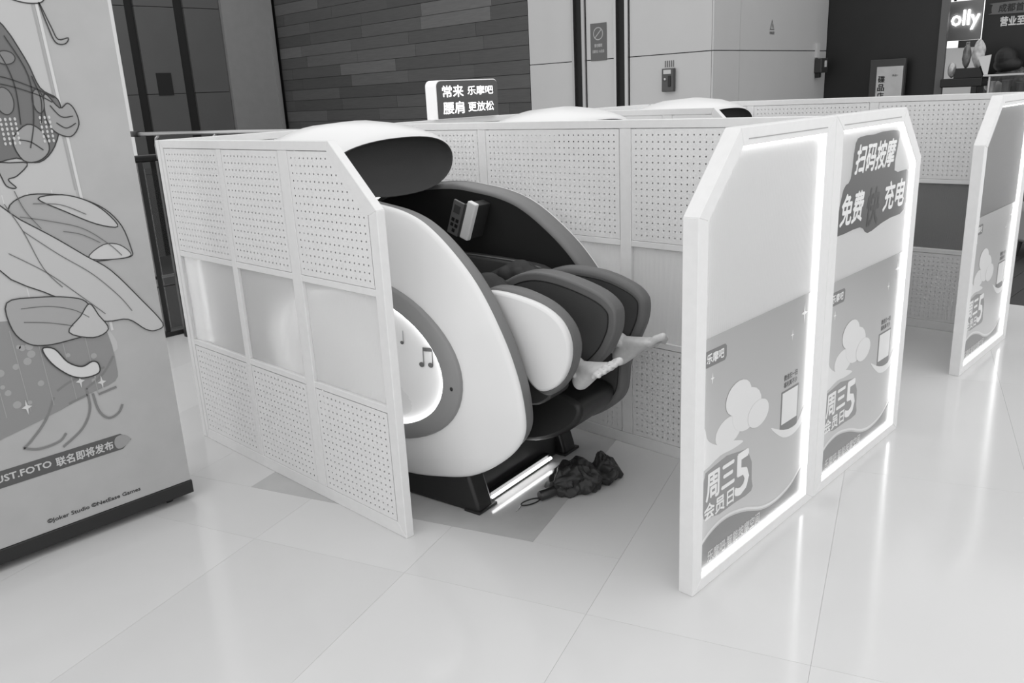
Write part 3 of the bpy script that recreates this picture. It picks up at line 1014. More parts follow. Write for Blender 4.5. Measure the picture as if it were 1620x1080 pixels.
def star(x, z, r, k=0.22, n=4):
    return [(x + (r if i % 2 == 0 else r * k) * math.sin(i * PI / n) * (0.6 if True else 1), z + (r if i % 2 == 0 else r * k) * math.cos(i * PI / n)) for i in range(2 * n)]


def light_panel(parent, xl, inner, sheet='panel'):
    """inner polygon (x,z); xl = left edge of the opening. Adds pane, led strips and the print"""
    zs = [p[1] for p in inner]
    pane = MB().prism(inner, 'y', YF + 0.022, YF + 0.028).build('light_pane', M[sheet], parent)
    strip = inset(inner, 0.009) if False else None
    n = len(inner)
    cx = sum(p[0] for p in inner) / n
    cz = sum(p[1] for p in inner) / n
    for i in range(n):
        a, b = Vector(inner[i]), Vector(inner[(i + 1) % n])
        t = (b - a).normalized()
        nn = Vector((-t.y, t.x))
        if nn.dot(Vector((cx, cz)) - a) < 0:
            nn = -nn
        q = [a + nn * 0.001 + t * 0.002, b + nn * 0.001 - t * 0.002, b + nn * 0.006 - t * 0.003, a + nn * 0.006 + t * 0.003]
        MB().prism([tuple(p) for p in q], 'y', YF + 0.010, YF + 0.017).build('led_strip', M['led'], parent)
    x0, x1 = xl + 0.004, xl + 0.761
    yp = YF + 0.0215
    fb = MB().prism([(x0, 0.048), (x1, 0.048), (x1, 0.857), (x0, 0.852)], 'y', yp - 0.0008, yp).build('printed_film', M['film'], parent)
    y2 = yp - 0.0008
    X = lambda u: xl + (u - 2.115)
    # dark wave along the bottom
    wv = spline([(X(2.12), 0.128), (X(2.20), 0.165), (X(2.30), 0.176), (X(2.42), 0.152), (X(2.55), 0.105), (X(2.66), 0.09), (X(2.78), 0.108), (X(2.872), 0.16)], False, 5)
    flat('print_wave', [(X(2.12), 0.049), ] + wv + [(X(2.872), 0.049)], y2, M['wave'], fb)
    wv2 = [(p[0], p[1] + 0.012) for p in wv]
    stroke('print_line', wv2, 0.009, y2, M['cloud'], fb)
    # clouds
    flat('print_cloud', spline([(X(2.12), 0.57), (X(2.15), 0.555), (X(2.17), 0.51), (X(2.24), 0.47), (X(2.33), 0.455), (X(2.40), 0.43), (X(2.33), 0.425), (X(2.25), 0.43), (X(2.12), 0.42)], sub=4), y2, M['cloud'], fb)
    flat('print_cloud', spline([(X(2.60), 0.41), (X(2.70), 0.34), (X(2.80), 0.33), (X(2.87), 0.37), (X(2.87), 0.42), (X(2.80), 0.36), (X(2.70), 0.37)], sub=4), y2 - 0.0001, M['cloud'], fb)
    for li, lobe in enumerate(((2.30, 0.50, .085, .05), (2.42, 0.54, .10, .075), (2.36, 0.60, .085, .06), (2.50, 0.50, .075, .05))):
        flat('print_cloud', [(X(lobe[0] + lobe[2] * math.cos(a)), lobe[1] + lobe[3] * math.sin(a)) for a in [2 * PI * q / 20 for q in range(20)]], y2 - 0.0004 * (li + 1), M['cloud'], fb, th=0.0003)
    for sx, sz, r in ((2.825, 0.788, 0.040), (2.736, 0.726, 0.02), (2.19, 0.716, 0.018)):
        flat('print_star', star(X(sx), sz, r), y2, M['white_ink'], fb)
    # tag
    flat('name_tag', [(X(2.137), 0.765), (X(2.150), 0.758), (X(2.262), 0.758), (X(2.272), 0.768), (X(2.272), 0.804), (X(2.262), 0.812), (X(2.150), 0.812), (X(2.139), 0.804)], y2, M['grey_ink'], fb)
    lettering('lettering', '乐摩吧', X(2.152), 0.770, X(2.255), 0.802, y2 - 0.001, M['white_ink'], fb, 0.03)
    # blank code card
    flat('code_card', [(X(2.672), 0.36), (X(2.808), 0.36), (X(2.808), 0.524), (X(2.672), 0.524)], y2, M['grey_ink'], fb)
    flat('code_field', [(X(2.679), 0.395), (X(2.801), 0.395), (X(2.801), 0.517), (X(2.679), 0.517)], y2 - 0.0008, M['cloud'], fb)
    lettering('lettering', '微信扫一扫', X(2.688), 0.562, X(2.792), 0.584, y2, M['dark_ink'], fb, 0.03)
    lettering('lettering', '福利真不少', X(2.688), 0.535, X(2.792), 0.556, y2, M['dark_ink'], fb, 0.03)
    # member day lettering with its dark backing
    flat('print_backing', spline([(X(2.155), 0.235), (X(2.36), 0.215), (X(2.47), 0.215), (X(2.47), 0.26), (X(2.43), 0.39), (X(2.16), 0.40)], sub=2), y2, mat('print_back', 138, 0.4), fb)
    lettering('lettering', '周三', X(2.165), 0.292, X(2.345), 0.388, y2 - 0.001, M['white_ink'], fb, 0.03)
    lettering('lettering', '5', X(2.355), 0.235, X(2.445), 0.388, y2 - 0.001, M['white_ink'], fb, 0.03)
    lettering('lettering', '会员日', X(2.155), 0.225, X(2.345), 0.282, y2 - 0.001, M['white_ink'], fb, 0.03)
    lettering('lettering', '乐摩吧·智能按摩空间', X(2.18), 0.062, X(2.54), 0.104, y2 - 0.001, M['letter_ink'], fb, 0.02)
    return pane


def slogan(parent, xl):
    """slanted slogan on the upper part of a light panel"""
    y2 = YF + 0.0218
    X = lambda u: xl + (u - 3.02)
    sl = thing  # part container is the backing mesh
    bkg = spline([(X(3.16), 1.235), (X(3.185), 1.365), (X(3.25), 1.385), (X(3.36), 1.385), (X(3.45), 1.39), (X(3.60), 1.385), (X(3.625), 1.36), (X(3.60), 1.225), (X(3.745), 1.215), (X(3.765), 1.17), (X(3.745), 1.045),
                 (X(3.60), 1.03), (X(3.50), 1.02), (X(3.36), 1.0), (X(3.28), 1.035), (X(3.07), 1.03), (X(3.055), 1.06), (X(3.10), 1.20)], sub=3)
    o = flat('slogan_backing', bkg, y2, M['dark_ink'], parent)
    lettering('lettering', '扫码按摩', X(3.185), 1.248, X(3.575), 1.355, y2 - 0.001, M['white_ink'], o, 0.03, 0.25)
    lettering('lettering', '免费', X(3.08), 1.062, X(3.285), 1.178, y2 - 0.001, M['white_ink'], o, 0.03, 0.2)
    lettering('lettering', '快', X(3.325), 1.03, X(3.45), 1.175, y2 - 0.001, mat('print_darker', 62, 0.4), o, 0.03, 0.15)
    lettering('lettering', '充电', X(3.50), 1.068, X(3.725), 1.182, y2 - 0.001, M['white_ink'], o, 0.03, 0.2)


def front_wall(xa, xb, left, right, label, sheet='panel'):
    t = thing('light_box', label, 'light box', ((xa + xb) / 2, YF, 0), 'lit front panels')
    if left:
        outer = [(xa, 0), (xb, 0), (xb, HT), (xa + 0.225, HT), (xa, 1.238)]
        inner = [(xa + 0.055, 0.042), (xb - 0.070, 0.042), (xb - 0.070, 1.42), (xa + 0.245, 1.42), (xa + 0.055, 1.222)]
        names = ['bottom_rail', 'side_post', 'top_rail', 'slanted_rail', 'side_post']
        xl = xa + 0.055
    elif right:
        outer = [(xa, 0), (xb, 0), (xb, 1.262), (xb - 0.22, HT), (xa, HT)]
        inner = [(xa + 0.068, 0.042), (xb - 0.055, 0.042), (xb - 0.055, 1.245), (xb - 0.24, 1.42), (xa + 0.068, 1.42)]
        names = ['bottom_rail', 'side_post', 'slanted_rail', 'top_rail', 'side_post']
        xl = xa + 0.068
    frame_ring(t, outer, inner, 'y', YF, YR, names)
    light_panel(t, xl, inner, sheet)
    # thin seam bead just above the opening
    MB().box(inner[2 if left else 4][0] - (0.55 if left else 0), (inner[2 if left else 4][0]) + (0 if left else 0.55), YF - 0.0015, YF, 1.438, 1.441).build('seam_bead', mat('seam_grey', 160, 0.5), t)
    return t, xl


front_wall(2.06, 2.9525, True, False, 'lit white front panel nearest the camera, left of the pair, blank upper half')
t2, xl2 = front_wall(2.9545, 3.845, False, True, 'lit white front panel with the slanted slogan, right of the pair')
slogan(t2, xl2)
front_wall(4.765, 5.66, True, False, 'farthest lit front panel at the right edge of the picture', 'panel_shaded')


# ------------------------------------------------------------------ massage pods
PX = 2.33
SHELL = spline([(2.87, 1.229), (2.656, 1.213), (2.51, 1.182), (2.399, 1.130), (2.277, 1.036), (2.175, 0.931), (2.076, 0.782), (2.011, 0.627), (1.983, 0.489), (1.998, 0.395), (2.066, 0.308),
                (2.182, 0.221), (2.30, 0.163), (2.453, 0.125), (2.60, 0.103), (2.87, 0.095), (3.17, 0.14), (3.45, 0.30), (3.66, 0.56), (3.69, 0.80), (3.54, 1.02), (3.24, 1.175)], True, 5)
SCY, SCZ = 2.84, 0.66


def xw(z, y=2.5):
    zs = [0.10, 0.25, 0.5, 0.8, 1.0, 1.13, 1.24]
    ws = [0.385, 0.41, 0.42, 0.411, 0.390, 0.375, 0.355]
    k = max(0.0, (y - 2.9) / 0.8)
    return float(np.interp(z, zs, ws)) * (1 - 0.12 * k * k)


def pod(cx):
    t = thing('massage_pod', 'x', 'massage chair', (cx, 2.2, 0), 'massage pods')
    for s in (-1, 1):
        X = lambda w: cx + s * w
        def ringpts(k, dw):
            out = []
            for (y, z) in SHELL:
                yy, zz = SCY + (y - SCY) * k, SCZ + (z - SCZ) * k
                out.append((X(xw(zz, yy) + dw), yy, zz))
            return out
        rows = [ringpts(k, d) for k, d in ((0.02, 0.02), (0.3, 0.019), (0.6, 0.015), (0.8, 0.010), (0.92, 0.004), (0.975, 0.0), (0.992, -0.004), (1.0, -0.012), (1.0, -0.02))]
        sh_ = MB().grid(rows, close_v=True).build('side_shell', M['shell'], t, smooth=True)
        rows = [ringpts(k, d) for k, d in ((0.999, -0.019), (0.997, -0.022), (0.990, -0.05), (0.983, -0.085), (0.970, -0.10), (0.95, -0.102))]
        MB().grid(rows, close_v=True).build('shell_rim', M['rim'], t, smooth=True)
        rows = [ringpts(k, d) for k, d in ((0.962, -0.1005), (0.90, -0.095), (0.7, -0.085), (0.4, -0.08), (0.02, -0.08))]
        MB().grid(rows, close_v=True).add(rows[-1], [tuple(range(len(SHELL)))]).build('shell_lining', M['lining'], t, smooth=True)
        # side lamp: egg-shaped ring and lit disc
        def egg(a, b, n=60):
            out = []
            for k in range(n):
                th = 2 * PI * k / n
                y, z = a * math.cos(th), b * math.sin(th)
                out.append((2.765 + y * math.cos(0.12) - z * math.sin(0.12), 0.612 + y * math.sin(0.12) + z * math.cos(0.12)))
            return out
        O, I = egg(0.525, 0.335), egg(0.442, 0.268)
        w_at = lambda y, z: xw(z, y) + 0.02 * max(0, 1 - (math.hypot((y - SCY) / 0.95, (z - SCZ) / 0.56)) ** 2)
        rows = [[(X(w_at(y, z) + d), y, z) for (y, z) in inset(base, i_)] for base, i_, d in ((O, 0.0, -0.004), (O, 0.0015, 0.012), (O, 0.009, 0.019), (I, -0.006, 0.022), (I, -0.001, 0.020), (I, 0.0, -0.004))]
        rg = MB().grid(rows, close_v=True).build('lamp_ring', M['ring'], t, smooth=True)
        rg.data.set_sharp_from_angle(angle=0.9)
        rows = [[(X(w_at(y, z) + d_), y, z) for (y, z) in inset(I, i_)] for i_, d_ in ((0.0012, 0.018), (0.006, 0.010), (0.0075, 0.004))]
        MB().grid(rows, close_v=True).build('lamp_glow', M['led'], rg)
        rows = []
        for k in (1.0, 0.8, 0.5, 0.2, 0.01):
            rows.append([(X(w_at(2.765, 0.612) * (1 - k) + w_at(y, z) * k + 0.0035), 2.765 + (y - 2.765) * k * 0.985, 0.612 + (z - 0.612) * k * 0.985) for (y, z) in I])
        dc = MB().grid(rows, close_v=True).build('lamp_disc', M['disc'], rg, smooth=True)
        if s < 0:
            def note(y, z, sc, double):
                mb = MB()
                xx = lambda y, z: X(w_at(y, z) + 0.007)
                bits = [(0, 0)] + ([(-0.045, 0.004)] if double else [])
                for (dy, dz) in bits:
                    c = (y + dy * sc, z + dz * sc)
                    p = [(c[0] + 0.013 * sc * math.cos(a), c[1] + 0.010 * sc * math.sin(a)) for a in [2 * PI * k / 12 for k in range(12)]]
                    mb.add([(xx(*q), q[0], q[1]) for q in p], [tuple(range(12))])
                    q = [(c[0] - 0.013 * sc, c[1]), (c[0] - 0.009 * sc, c[1]), (c[0] - 0.009 * sc, c[1] + 0.07 * sc), (c[0] - 0.013 * sc, c[1] + 0.07 * sc)]
                    mb.add([(xx(*r_), r_[0], r_[1]) for r_ in q], [(0, 1, 2, 3)])
                if double:
                    q = [(y - 0.009 * sc, z + 0.055 * sc), (y - 0.009 * sc, z + 0.07 * sc), (y - 0.058 * sc, z + 0.074 * sc), (y - 0.058 * sc, z + 0.059 * sc)]
                    mb.add([(xx(*r_), r_[0], r_[1]) for r_ in q], [(0, 1, 2, 3)])
                mb.build('music_note', M['ink'], rg, fix=False)
            note(2.435, 0.625, 1.0, True)
            note(2.53, 0.70, 0.7, False)
            MB().ellipsoid((X(w_at(2.29, 0.55) + 0.021), 2.283, 0.555), 0.003, 0.007, 0.008).build('screw', M['black'], rg, True)
    # hood: lens-shaped visor
    ys = [2.855, 2.86, 2.89, 2.99, 3.13, 3.32, 3.5, 3.64, 3.72]
    hw = [0.385, 0.392, 0.402, 0.412, 0.415, 0.40, 0.37, 0.32, 0.25]
    zt = [1.448, 1.458, 1.478, 1.508, 1.522, 1.51, 1.47, 1.39, 1.27]
    zb = [1.205, 1.206, 1.215, 1.23, 1.225, 1.19, 1.12, 1.03, 0.99]
    zm = [1.338, 1.338, 1.333, 1.31, 1.27, 1.22, 1.17, 1.13, 1.10]
    fw_ = [0.0, 0.0, -0.01, -0.02, 0, 0, 0, 0, 0]
    def sec(i, k=1.0, dy=0.0):
        out = []
        for q in range(48):
            th = 2 * PI * q / 48
            c_, s_ = math.cos(th), math.sin(th)
            x = hw[i] * k * (abs(c_) ** 0.85) * (1 if c_ >= 0 else -1)
            z = zm[i] + (((zt[i] - zm[i]) if s_ >= 0 else (zm[i] - zb[i])) * k) * (abs(s_) ** 0.95) * (1 if s_ >= 0 else -1)
            out.append((cx + x, ys[i] + dy + 0.05 * (x / 0.4) ** 2, z))
        return out
    rows = [sec(i) for i in range(len(ys))]
    hd = MB().grid(rows, close_v=True)
    hd.add([p for p in rows[-1]], [tuple(range(48))])
    hd.build('hood', M['shell'], t, smooth=True)
    rows = [sec(0, 1.0), sec(0, 0.985, -0.004), sec(0, 0.965, 0.0), sec(1, 0.93, 0.012), sec(2, 0.6, 0.04), sec(2, 0.02, 0.05)]
    MB().grid(rows, close_v=True).add(rows[-1], [tuple(range(48))]).build('hood_lining', M['hood_in'], t, smooth=True)
    # seat and back
    MB().box(cx - 0.22, cx + 0.22, 2.36, 2.90, 0.36, 0.53).build('seat_cushion', M['leather'], t, True, 0.04, 4)
    MB().prism([(2.88, 0.42), (2.96, 0.36), (3.44, 0.86), (3.50, 1.08), (3.42, 1.12), (3.34, 0.98)], 'x', cx - 0.22, cx + 0.22).build('backrest', M['leather'], t, True, 0.03, 4)
    MB().box(cx - 0.28, cx + 0.28, 2.60, 3.45, 0.18, 0.36).build('seat_body', M['base'], t, bevel=0.02)
    for s in (-1, 1):
        xa, xb = sorted((cx + s * 0.222, cx + s * 0.285))
        pr = [(2.25, 0.52), (2.25, 0.80), (2.30, 0.875), (2.45, 0.900), (2.80, 0.915), (2.92, 0.88), (2.98, 0.52)]
        ar = MB().prism(spline(pr, True, 3), 'x', xa, xb).build('armrest', M['leather'], t, True, 0.015, 3)
        MB().tube([(cx + s * 0.229, y, z) for y, z in ((2.32, 0.882), (2.45, 0.902), (2.62, 0.911), (2.80, 0.917))], 0.004, 6).build('armrest_piping', M['rim'], ar, True)
    # leg rest fins
    FL = spline([(2.30, 0.85), (2.23, 0.905), (2.14, 0.912), (2.05, 0.897), (1.954, 0.860), (1.885, 0.797), (1.860, 0.72), (1.880, 0.63), (1.93, 0.552), (1.99, 0.515), (2.06, 0.55), (2.14, 0.66), (2.25, 0.76)], True, 4)
    FIN = spline([(2.235, 0.885), (2.19, 0.897), (2.086, 0.888), (1.976, 0.860), (1.902, 0.811), (1.870, 0.738), (1.880, 0.653), (1.922, 0.583), (1.984, 0.548), (2.03, 0.562), (2.085, 0.633), (2.153, 0.735), (2.211, 0.839)], True, 4)
    fl_ = MB().prism(FL, 'x', cx - 0.262, cx - 0.185).build('leg_fin', M['leather_lit'], t, True, 0.022, 4)
    fl_['label'] = 'leg fin with a white outer cover'
    MB().prism(inset(FIN, -0.006), 'x', cx - 0.285, cx - 0.25).build('fin_cover', M['shell'], fl_, True, 0.014, 3)
    FM = spline([(2.38, 0.83), (2.31, 0.885), (2.23, 0.920), (2.14, 0.931), (2.019, 0.914), (1.885, 0.872), (1.82, 0.822), (1.810, 0.765), (1.825, 0.70), (1.875, 0.615), (1.97, 0.54), (2.1, 0.54), (2.25, 0.68)], True, 4)
    FR = spline([(2.36, 0.82), (2.30, 0.865), (2.228, 0.895), (2.136, 0.911), (1.987, 0.899), (1.869, 0.860), (1.816, 0.822), (1.801, 0.78), (1.809, 0.712), (1.837, 0.642), (1.886, 0.524), (1.901, 0.411), (1.943, 0.343), (2.058, 0.262), (2.218, 0.208), (2.33, 0.25), (2.38, 0.5), (2.38, 0.72)], True, 4)
    for F_, xa, xb in ((FM, cx - 0.038, cx + 0.038), (FR, cx + 0.185, cx + 0.250)):
        fn = MB().prism(F_, 'x', xa, xb).build('leg_fin', M['leather_lit'], t, True, 0.024, 4)
        cheek = inset(F_, 0.034)
        MB().prism(cheek, 'x', xa - 0.002, xa + 0.01).build('fin_cheek', M['leather'], fn, True, 0.004, 2)
        MB().tube([(xa - 0.002, y, z) for y, z in cheek] + [(xa - 0.002, cheek[0][0], cheek[0][1])], 0.0024, 6).build('piping', M['piping'], fn, True)
    ch = spline([(2.38, 0.74), (2.15, 0.64), (2.03, 0.52), (2.04, 0.46), (2.15, 0.43), (2.38, 0.50)], True, 4)
    MB().prism(ch, 'x', cx - 0.183, cx - 0.040).build('calf_pad', M['leather'], t, True, 0.01, 2)
    MB().prism(ch, 'x', cx + 0.040, cx + 0.183).build('calf_pad', M['leather'], t, True, 0.01, 2)
    FB = spline([(2.02, 0.455), (1.945, 0.42), (1.965, 0.345), (2.06, 0.272), (2.2, 0.222), (2.33, 0.24), (2.36, 0.45), (2.2, 0.50)], True, 4)
    MB().prism(FB, 'x', cx - 0.09, cx + 0.184).build('foot_box', M['base'], t, True, 0.02, 3)
    # base
    for s in (-1, 1):
        xa, xb = sorted((cx + s * 0.368, cx + s * 0.275))
        MB().prism([(2.255, 0.0), (2.26, 0.035), (2.30, 0.16), (2.40, 0.32), (3.40, 0.30), (3.45, 0.05), (3.45, 0.0)], 'x', xa, xb).build('base_side', M['base'], t, True, 0.012, 3)
        MB().box(xa - 0.006, xb + 0.02, 2.25, 2.33, 0.0, 0.012).build('foot_plate', M['base'], t, bevel=0.003)
    MB().prism([(2.30, 0.0), (2.30, 0.06), (2.34, 0.42), (2.42, 0.52), (2.7, 0.3), (2.7, 0.0)], 'x', cx - 0.274, cx + 0.274).build('front_apron', M['base'], t, True, 0.01, 2)
    MB().box(cx - 0.27, cx + 0.17, 2.272, 2.298, 0.012, 0.05).build('light_channel', M['base'], t)
    MB().tube([(cx - 0.272, 2.262, 0.034), (cx + 0.165, 2.262, 0.034)], 0.006, 8).build('base_light', M['led_base'], t)
    return t


def remote(cx):
    t = thing('remote_panel', 'grey keypad remote in a white holder inside the occupied pod', 'remote', (cx, 2.2, 0))
    R = Matrix.Rotation(0.36, 3, 'X')
    c = Vector((cx + 0.17, 2.715, 1.09))
    def bx(x0, x1, y0, y1, z0, z1, name, m, par, bev=0.003):
        mb = MB().box(x0, x1, y0, y1, z0, z1)
        mb.v = [tuple(c + R @ Vector(p)) for p in mb.v]
        return mb.build(name, m, par, bevel=bev)
    kp = bx(-0.012, 0.0, -0.026, 0.034, -0.082, 0.075, 'keypad', mat('keypad_grey', 100, 0.35), t)
    bx(-0.008, 0.02, -0.040, -0.027, -0.08, 0.078, 'keypad_edge', mat('keypad_edge', 72, 0.4), t)
    bx(-0.016, 0.012, -0.088, -0.042, -0.075, 0.098, 'holder', M['shell'], t, 0.005)
    bx(0.013, 0.10, -0.086, -0.042, -0.07, 0.09, 'bracket', M['lining'], t, 0.004)
    bx(-0.0135, -0.012, -0.012, 0.022, 0.020, 0.055, 'screen', mat('keypad_screen', 70, 0.2), kp, 0)
    for y, z in ((0.014, -0.012), (-0.010, -0.012), (0.014, -0.036), (-0.010, -0.036), (0.0, -0.060)):
        bx(-0.0145, -0.012, y - 0.008, y + 0.008, z - 0.008, z + 0.008, 'key', M['black'], kp, 0.002)
    return t


PX, YAWP = 2.38, math.radians(8)
p1 = pod(PX)
p1['label'] = 'white egg-shaped massage pod in the foreground with a person inside'
p1.rotation_euler.z = YAWP
remote(PX).rotation_euler.z = YAWP
for x, lb in ((3.69, 'second massage pod, its white hood showing right of the lit sign'), (5.04, 'third massage pod, hood with dark lining peeking over the lit panels')):
    c = copy_tree(p1)
    c.location.x = x
    c.rotation_euler.z = 0
    c['label'] = lb

# ------------------------------------------------------------------ umbrella
um = thing('umbrella', 'crumpled black folding umbrella lying on the floor in front of the pod', 'umbrella', (2.43, 2.08, 0))
A, B = Vector((2.315, 2.072, 0.0)), Vector((2.610, 1.992, 0.0))
ax = (B - A).normalized()
sd = Vector((-ax.y, ax.x, 0))
rows = []
N = 96
prof = spline([(0.0, 0.018), (0.03, 0.048), (0.10, 0.066), (0.15, 0.066), (0.185, 0.048), (0.203, 0.026), (0.225, 0.050), (0.255, 0.062), (0.285, 0.052), (0.30, 0.01)], False, 9)
for i, (a, rr) in enumerate(prof):
    row = []
    for k in range(N):
        th = 2 * PI * k / N
        tw = th + a * 9
        q = 1 + 0.15 * abs(math.sin(2.5 * tw)) - 0.05 + 0.09 * math.sin(4 * tw + 22 * a + 1) + 0.05 * math.sin(9 * th - 40 * a) + 0.03 * math.sin(70 * a + 3 * th)
        nz = mnoise.noise(Vector((a * 28, math.cos(th) * 1.6, math.sin(th) * 1.6))) + 0.6 * mnoise.noise(Vector((a * 60, math.cos(th) * 3.2 + 5, math.sin(th) * 3.2)))
        q += 0.30 * (abs(nz) - 0.25)
        r_ = rr * q * 1.05
        p = A + ax * (a + 0.010 * math.sin(3 * th + 5)) + sd * (r_ * 1.15 * math.cos(th) + 0.012 * math.sin(a * 25))
        zz = 0.050 + r_ * 1.0 * math.sin(th)
        row.append((p.x, p.y, max(0.001 + 0.002 * (k % 2), zz)))
    rows.append(row)
cb = MB().grid(rows, close_v=True)
cb.add(rows[0], [tuple(range(N))])
cb.add(rows[-1], [tuple(range(N))])
cb.build('canopy', M['nylon'], um, smooth=True).data.set_sharp_from_angle(angle=0.45)
# loose flaps of cloth
def flap(c, l, w, h, ang, seed):
    rows = []
    for i in range(9):
        u = i / 8
        row = []
        for j in range(7):
            v = j / 6
            z = 0.006 + h * math.sin(PI * u) * math.sin(PI * v) + 0.008 * math.sin(7 * u + seed + 4 * v) ** 2
            x = (u - .5) * l
            y = (v - .5) * w * (0.5 + 0.9 * math.sin(PI * min(u + .15, 1)))
            row.append((c[0] + x * math.cos(ang) - y * math.sin(ang), c[1] + x * math.sin(ang) + y * math.cos(ang), z))
        rows.append(row)
    MB().grid(rows).build('canopy_flap', M['nylon'], um, smooth=True)
flap((2.415, 2.11), 0.17, 0.09, 0.075, -0.15, 1)
flap((2.60, 2.01), 0.08, 0.09, 0.085, 0.9, 3)
MB().tube([(2.508 + 0.045 * math.cos(t) * sd.x, 2.022 + 0.045 * math.cos(t) * sd.y, 0.036 + 0.034 * math.sin(t)) for t in [2 * PI * k / 24 for k in range(24)]] , 0.006, 6).build('closing_strap', M['black'], um, True)
MB().tube([A - ax * 0.075 + Vector((0, 0, .024)), A - ax * 0.07 + Vector((0, 0, .024)), A + ax * 0.005 + Vector((0, 0, .026))], [0.018, 0.022, 0.021], 16).build('handle', mat('handle_black', 45, 0.35), um, True).data.set_sharp_from_angle(angle=0.7)
h0 = A - ax * 0.074
loop = []
for k in range(25):
    t = 2 * PI * k / 24
    q = h0 - ax * (0.045 - 0.045 * math.cos(t)) + sd * 0.012 * math.sin(t)
    loop.append((q.x, q.y, 0.012 + 0.004 * math.sin(t)))
MB().tube(loop, 0.0028, 6).build('wrist_strap', M['black'], um, True)
q1 = h0 - ax * 0.09
MB().tube([(q1.x, q1.y, 0.012), (q1.x - 0.02, q1.y - 0.008, 0.006), (q1.x - 0.04, q1.y - 0.012, 0.005)], 0.0022, 6).build('strap_ring', M['steel'], um, True)
MB().tube([A + sd * 0.03 + Vector((0, 0, .02)), A + sd * 0.035 - ax * 0.03 + Vector((0, 0, .018))], 0.0016, 6).build('rib_tip', M['steel'], um, True)

# ------------------------------------------------------------------ tall poster stand on the left
YP = 3.28
po = thing('poster_display', 'tall freestanding poster box with ornamental print and black base, left foreground', 'display stand', (0.55, 3.45, 0))
M['poster'] = mat('poster_print_ground', 172, 0.42, noise=0.035, nscale=9)
MB().box(-0.35, 1.335, YP, YP + 0.34, 0.088, 2.45).build('cabinet', M['poster'], po, bevel=0.002)
MB().box(-0.355, 1.340, YP - 0.004, YP + 0.345, 0.03, 0.087).build('base_plinth', M['base'], po, bevel=0.003)
for x in (-0.25, 1.25):
    for y in (YP + 0.05, YP + 0.28):
        MB().tube([(x - 0.012, y, 0.017), (x + 0.012, y, 0.017)], 0.017, 14).build('castor', M['base'], po, bevel=0.003)
yq = YP - 0.0004
ink = {k: mat('poster_ink_%d' % k, k, 0.45) for k in (62, 84, 104, 122, 136, 148, 158, 184, 194, 204)}
line = mat('poster_outline', 46, 0.5)
# pale curtain band and lines
flat('print_curtain', spline([(0.55, 2.44), (1.05, 2.44), (1.078, 1.9), (1.10, 1.34), (1.118, 0.86), (1.10, 0.70), (0.55, 0.66)], False, 4), yq, ink[184], po)
stroke('print_line', [(1.072, 2.44), (1.095, 1.9), (1.115, 1.34), (1.135, 0.80)], 0.010, yq - 0.0006, ink[204], po)
stroke('print_line', [(1.055, 2.44), (1.08, 1.9), (1.10, 1.34)], 0.006, yq - 0.0006, ink[158], po)
for k, x in enumerate((0.86, 0.94, 1.02)):
    stroke('print_line', [(x, 1.35), (x + 0.02, 0.9)], 0.003, yq - 0.0006, ink[204], po)
# lower striped ground with dots
pg = flat('print_ground', spline([(0.50, 0.90), (0.90, 0.90), (1.08, 0.86), (1.118, 0.78), (1.125, 0.66), (1.11, 0.60), (1.0, 0.575), (0.9, 0.545), (0.7, 0.50), (0.50, 0.48)], True, 3), yq - 0.0008, ink[136], po)
for k, x in enumerate((0.72, 0.80, 0.88, 0.96, 1.04)):
    stroke('print_line', [(x - 0.01, 0.88), (x, 0.57)], 0.0025, yq - 0.0018, ink[158], pg)
random.seed(3)
for k in range(20):
    x, z, r_ = random.uniform(0.62, 1.09), random.uniform(0.6, 0.85), random.choice((0.008, 0.014, 0.011))
    MB().prism([(x + r_ * math.cos(a), z + r_ * math.sin(a)) for a in [2 * PI * q / 12 for q in range(12)]], 'y', yq - 0.0021, yq - 0.0016).build('print_dot', ink[158], pg)
# generic drapery ornament instead of the artwork
def shape(pts, m, lw=0.004, lift=0.0014, sub=4):
    sp_ = spline(pts, True, sub)
    o = flat('print_ornament', sp_, yq - lift, m, po)
    if lw:
        stroke('print_outline', sp_ + [sp_[0]], lw, yq - lift - 0.0009, line, o)
    return o
shape([(0.80, 1.98), (0.95, 1.93), (1.02, 1.80), (1.05, 1.70), (1.10, 1.66), (1.10, 1.60), (1.06, 1.50), (1.0, 1.45), (0.93, 1.47), (0.80, 1.50)], ink[104])
shape([(1.06, 1.68), (1.10, 1.63), (1.13, 1.645), (1.15, 1.62), (1.155, 1.57), (1.12, 1.53), (1.07, 1.55), (1.05, 1.60)], ink[148], lift=0.0026)
shape([(0.93, 1.53), (0.985, 1.58), (1.03, 1.55), (1.04, 1.49), (1.0, 1.455), (0.95, 1.46)], ink[148], lift=0.0026)
for x, z, a, b in ((0.93, 1.66, 0.028, 0.045), (1.035, 1.655, 0.018, 0.04), (0.96, 1.80, 0.03, 0.022), (0.90, 1.84, 0.03, 0.022)):
    shape([(x + a * math.cos(t), z + b * math.sin(t)) for t in [2 * PI * k / 8 for k in range(8)]], ink[122], 0.003, 0.0036, 3)
for x in (0.905, 0.92, 0.935, 0.95, 1.03, 1.045, 1.06):
    for k in range(6):
        MB().prism([(x + 0.004 * math.cos(a), 1.60 - 0.016 * k + 0.006 * math.sin(a)) for a in [2 * PI * q / 8 for q in range(8)]], 'y', yq - 0.0046, yq - 0.0040).build('print_bead', ink[194], po)
shape([(0.97, 2.02), (1.02, 1.985), (1.08, 1.975), (1.12, 1.99), (1.13, 2.06), (1.05, 2.08)], ink[194])
shape([(1.10, 1.98), (1.125, 1.90), (1.14, 1.86), (1.175, 1.865), (1.16, 1.845), (1.13, 1.85), (1.115, 1.90)], ink[158])
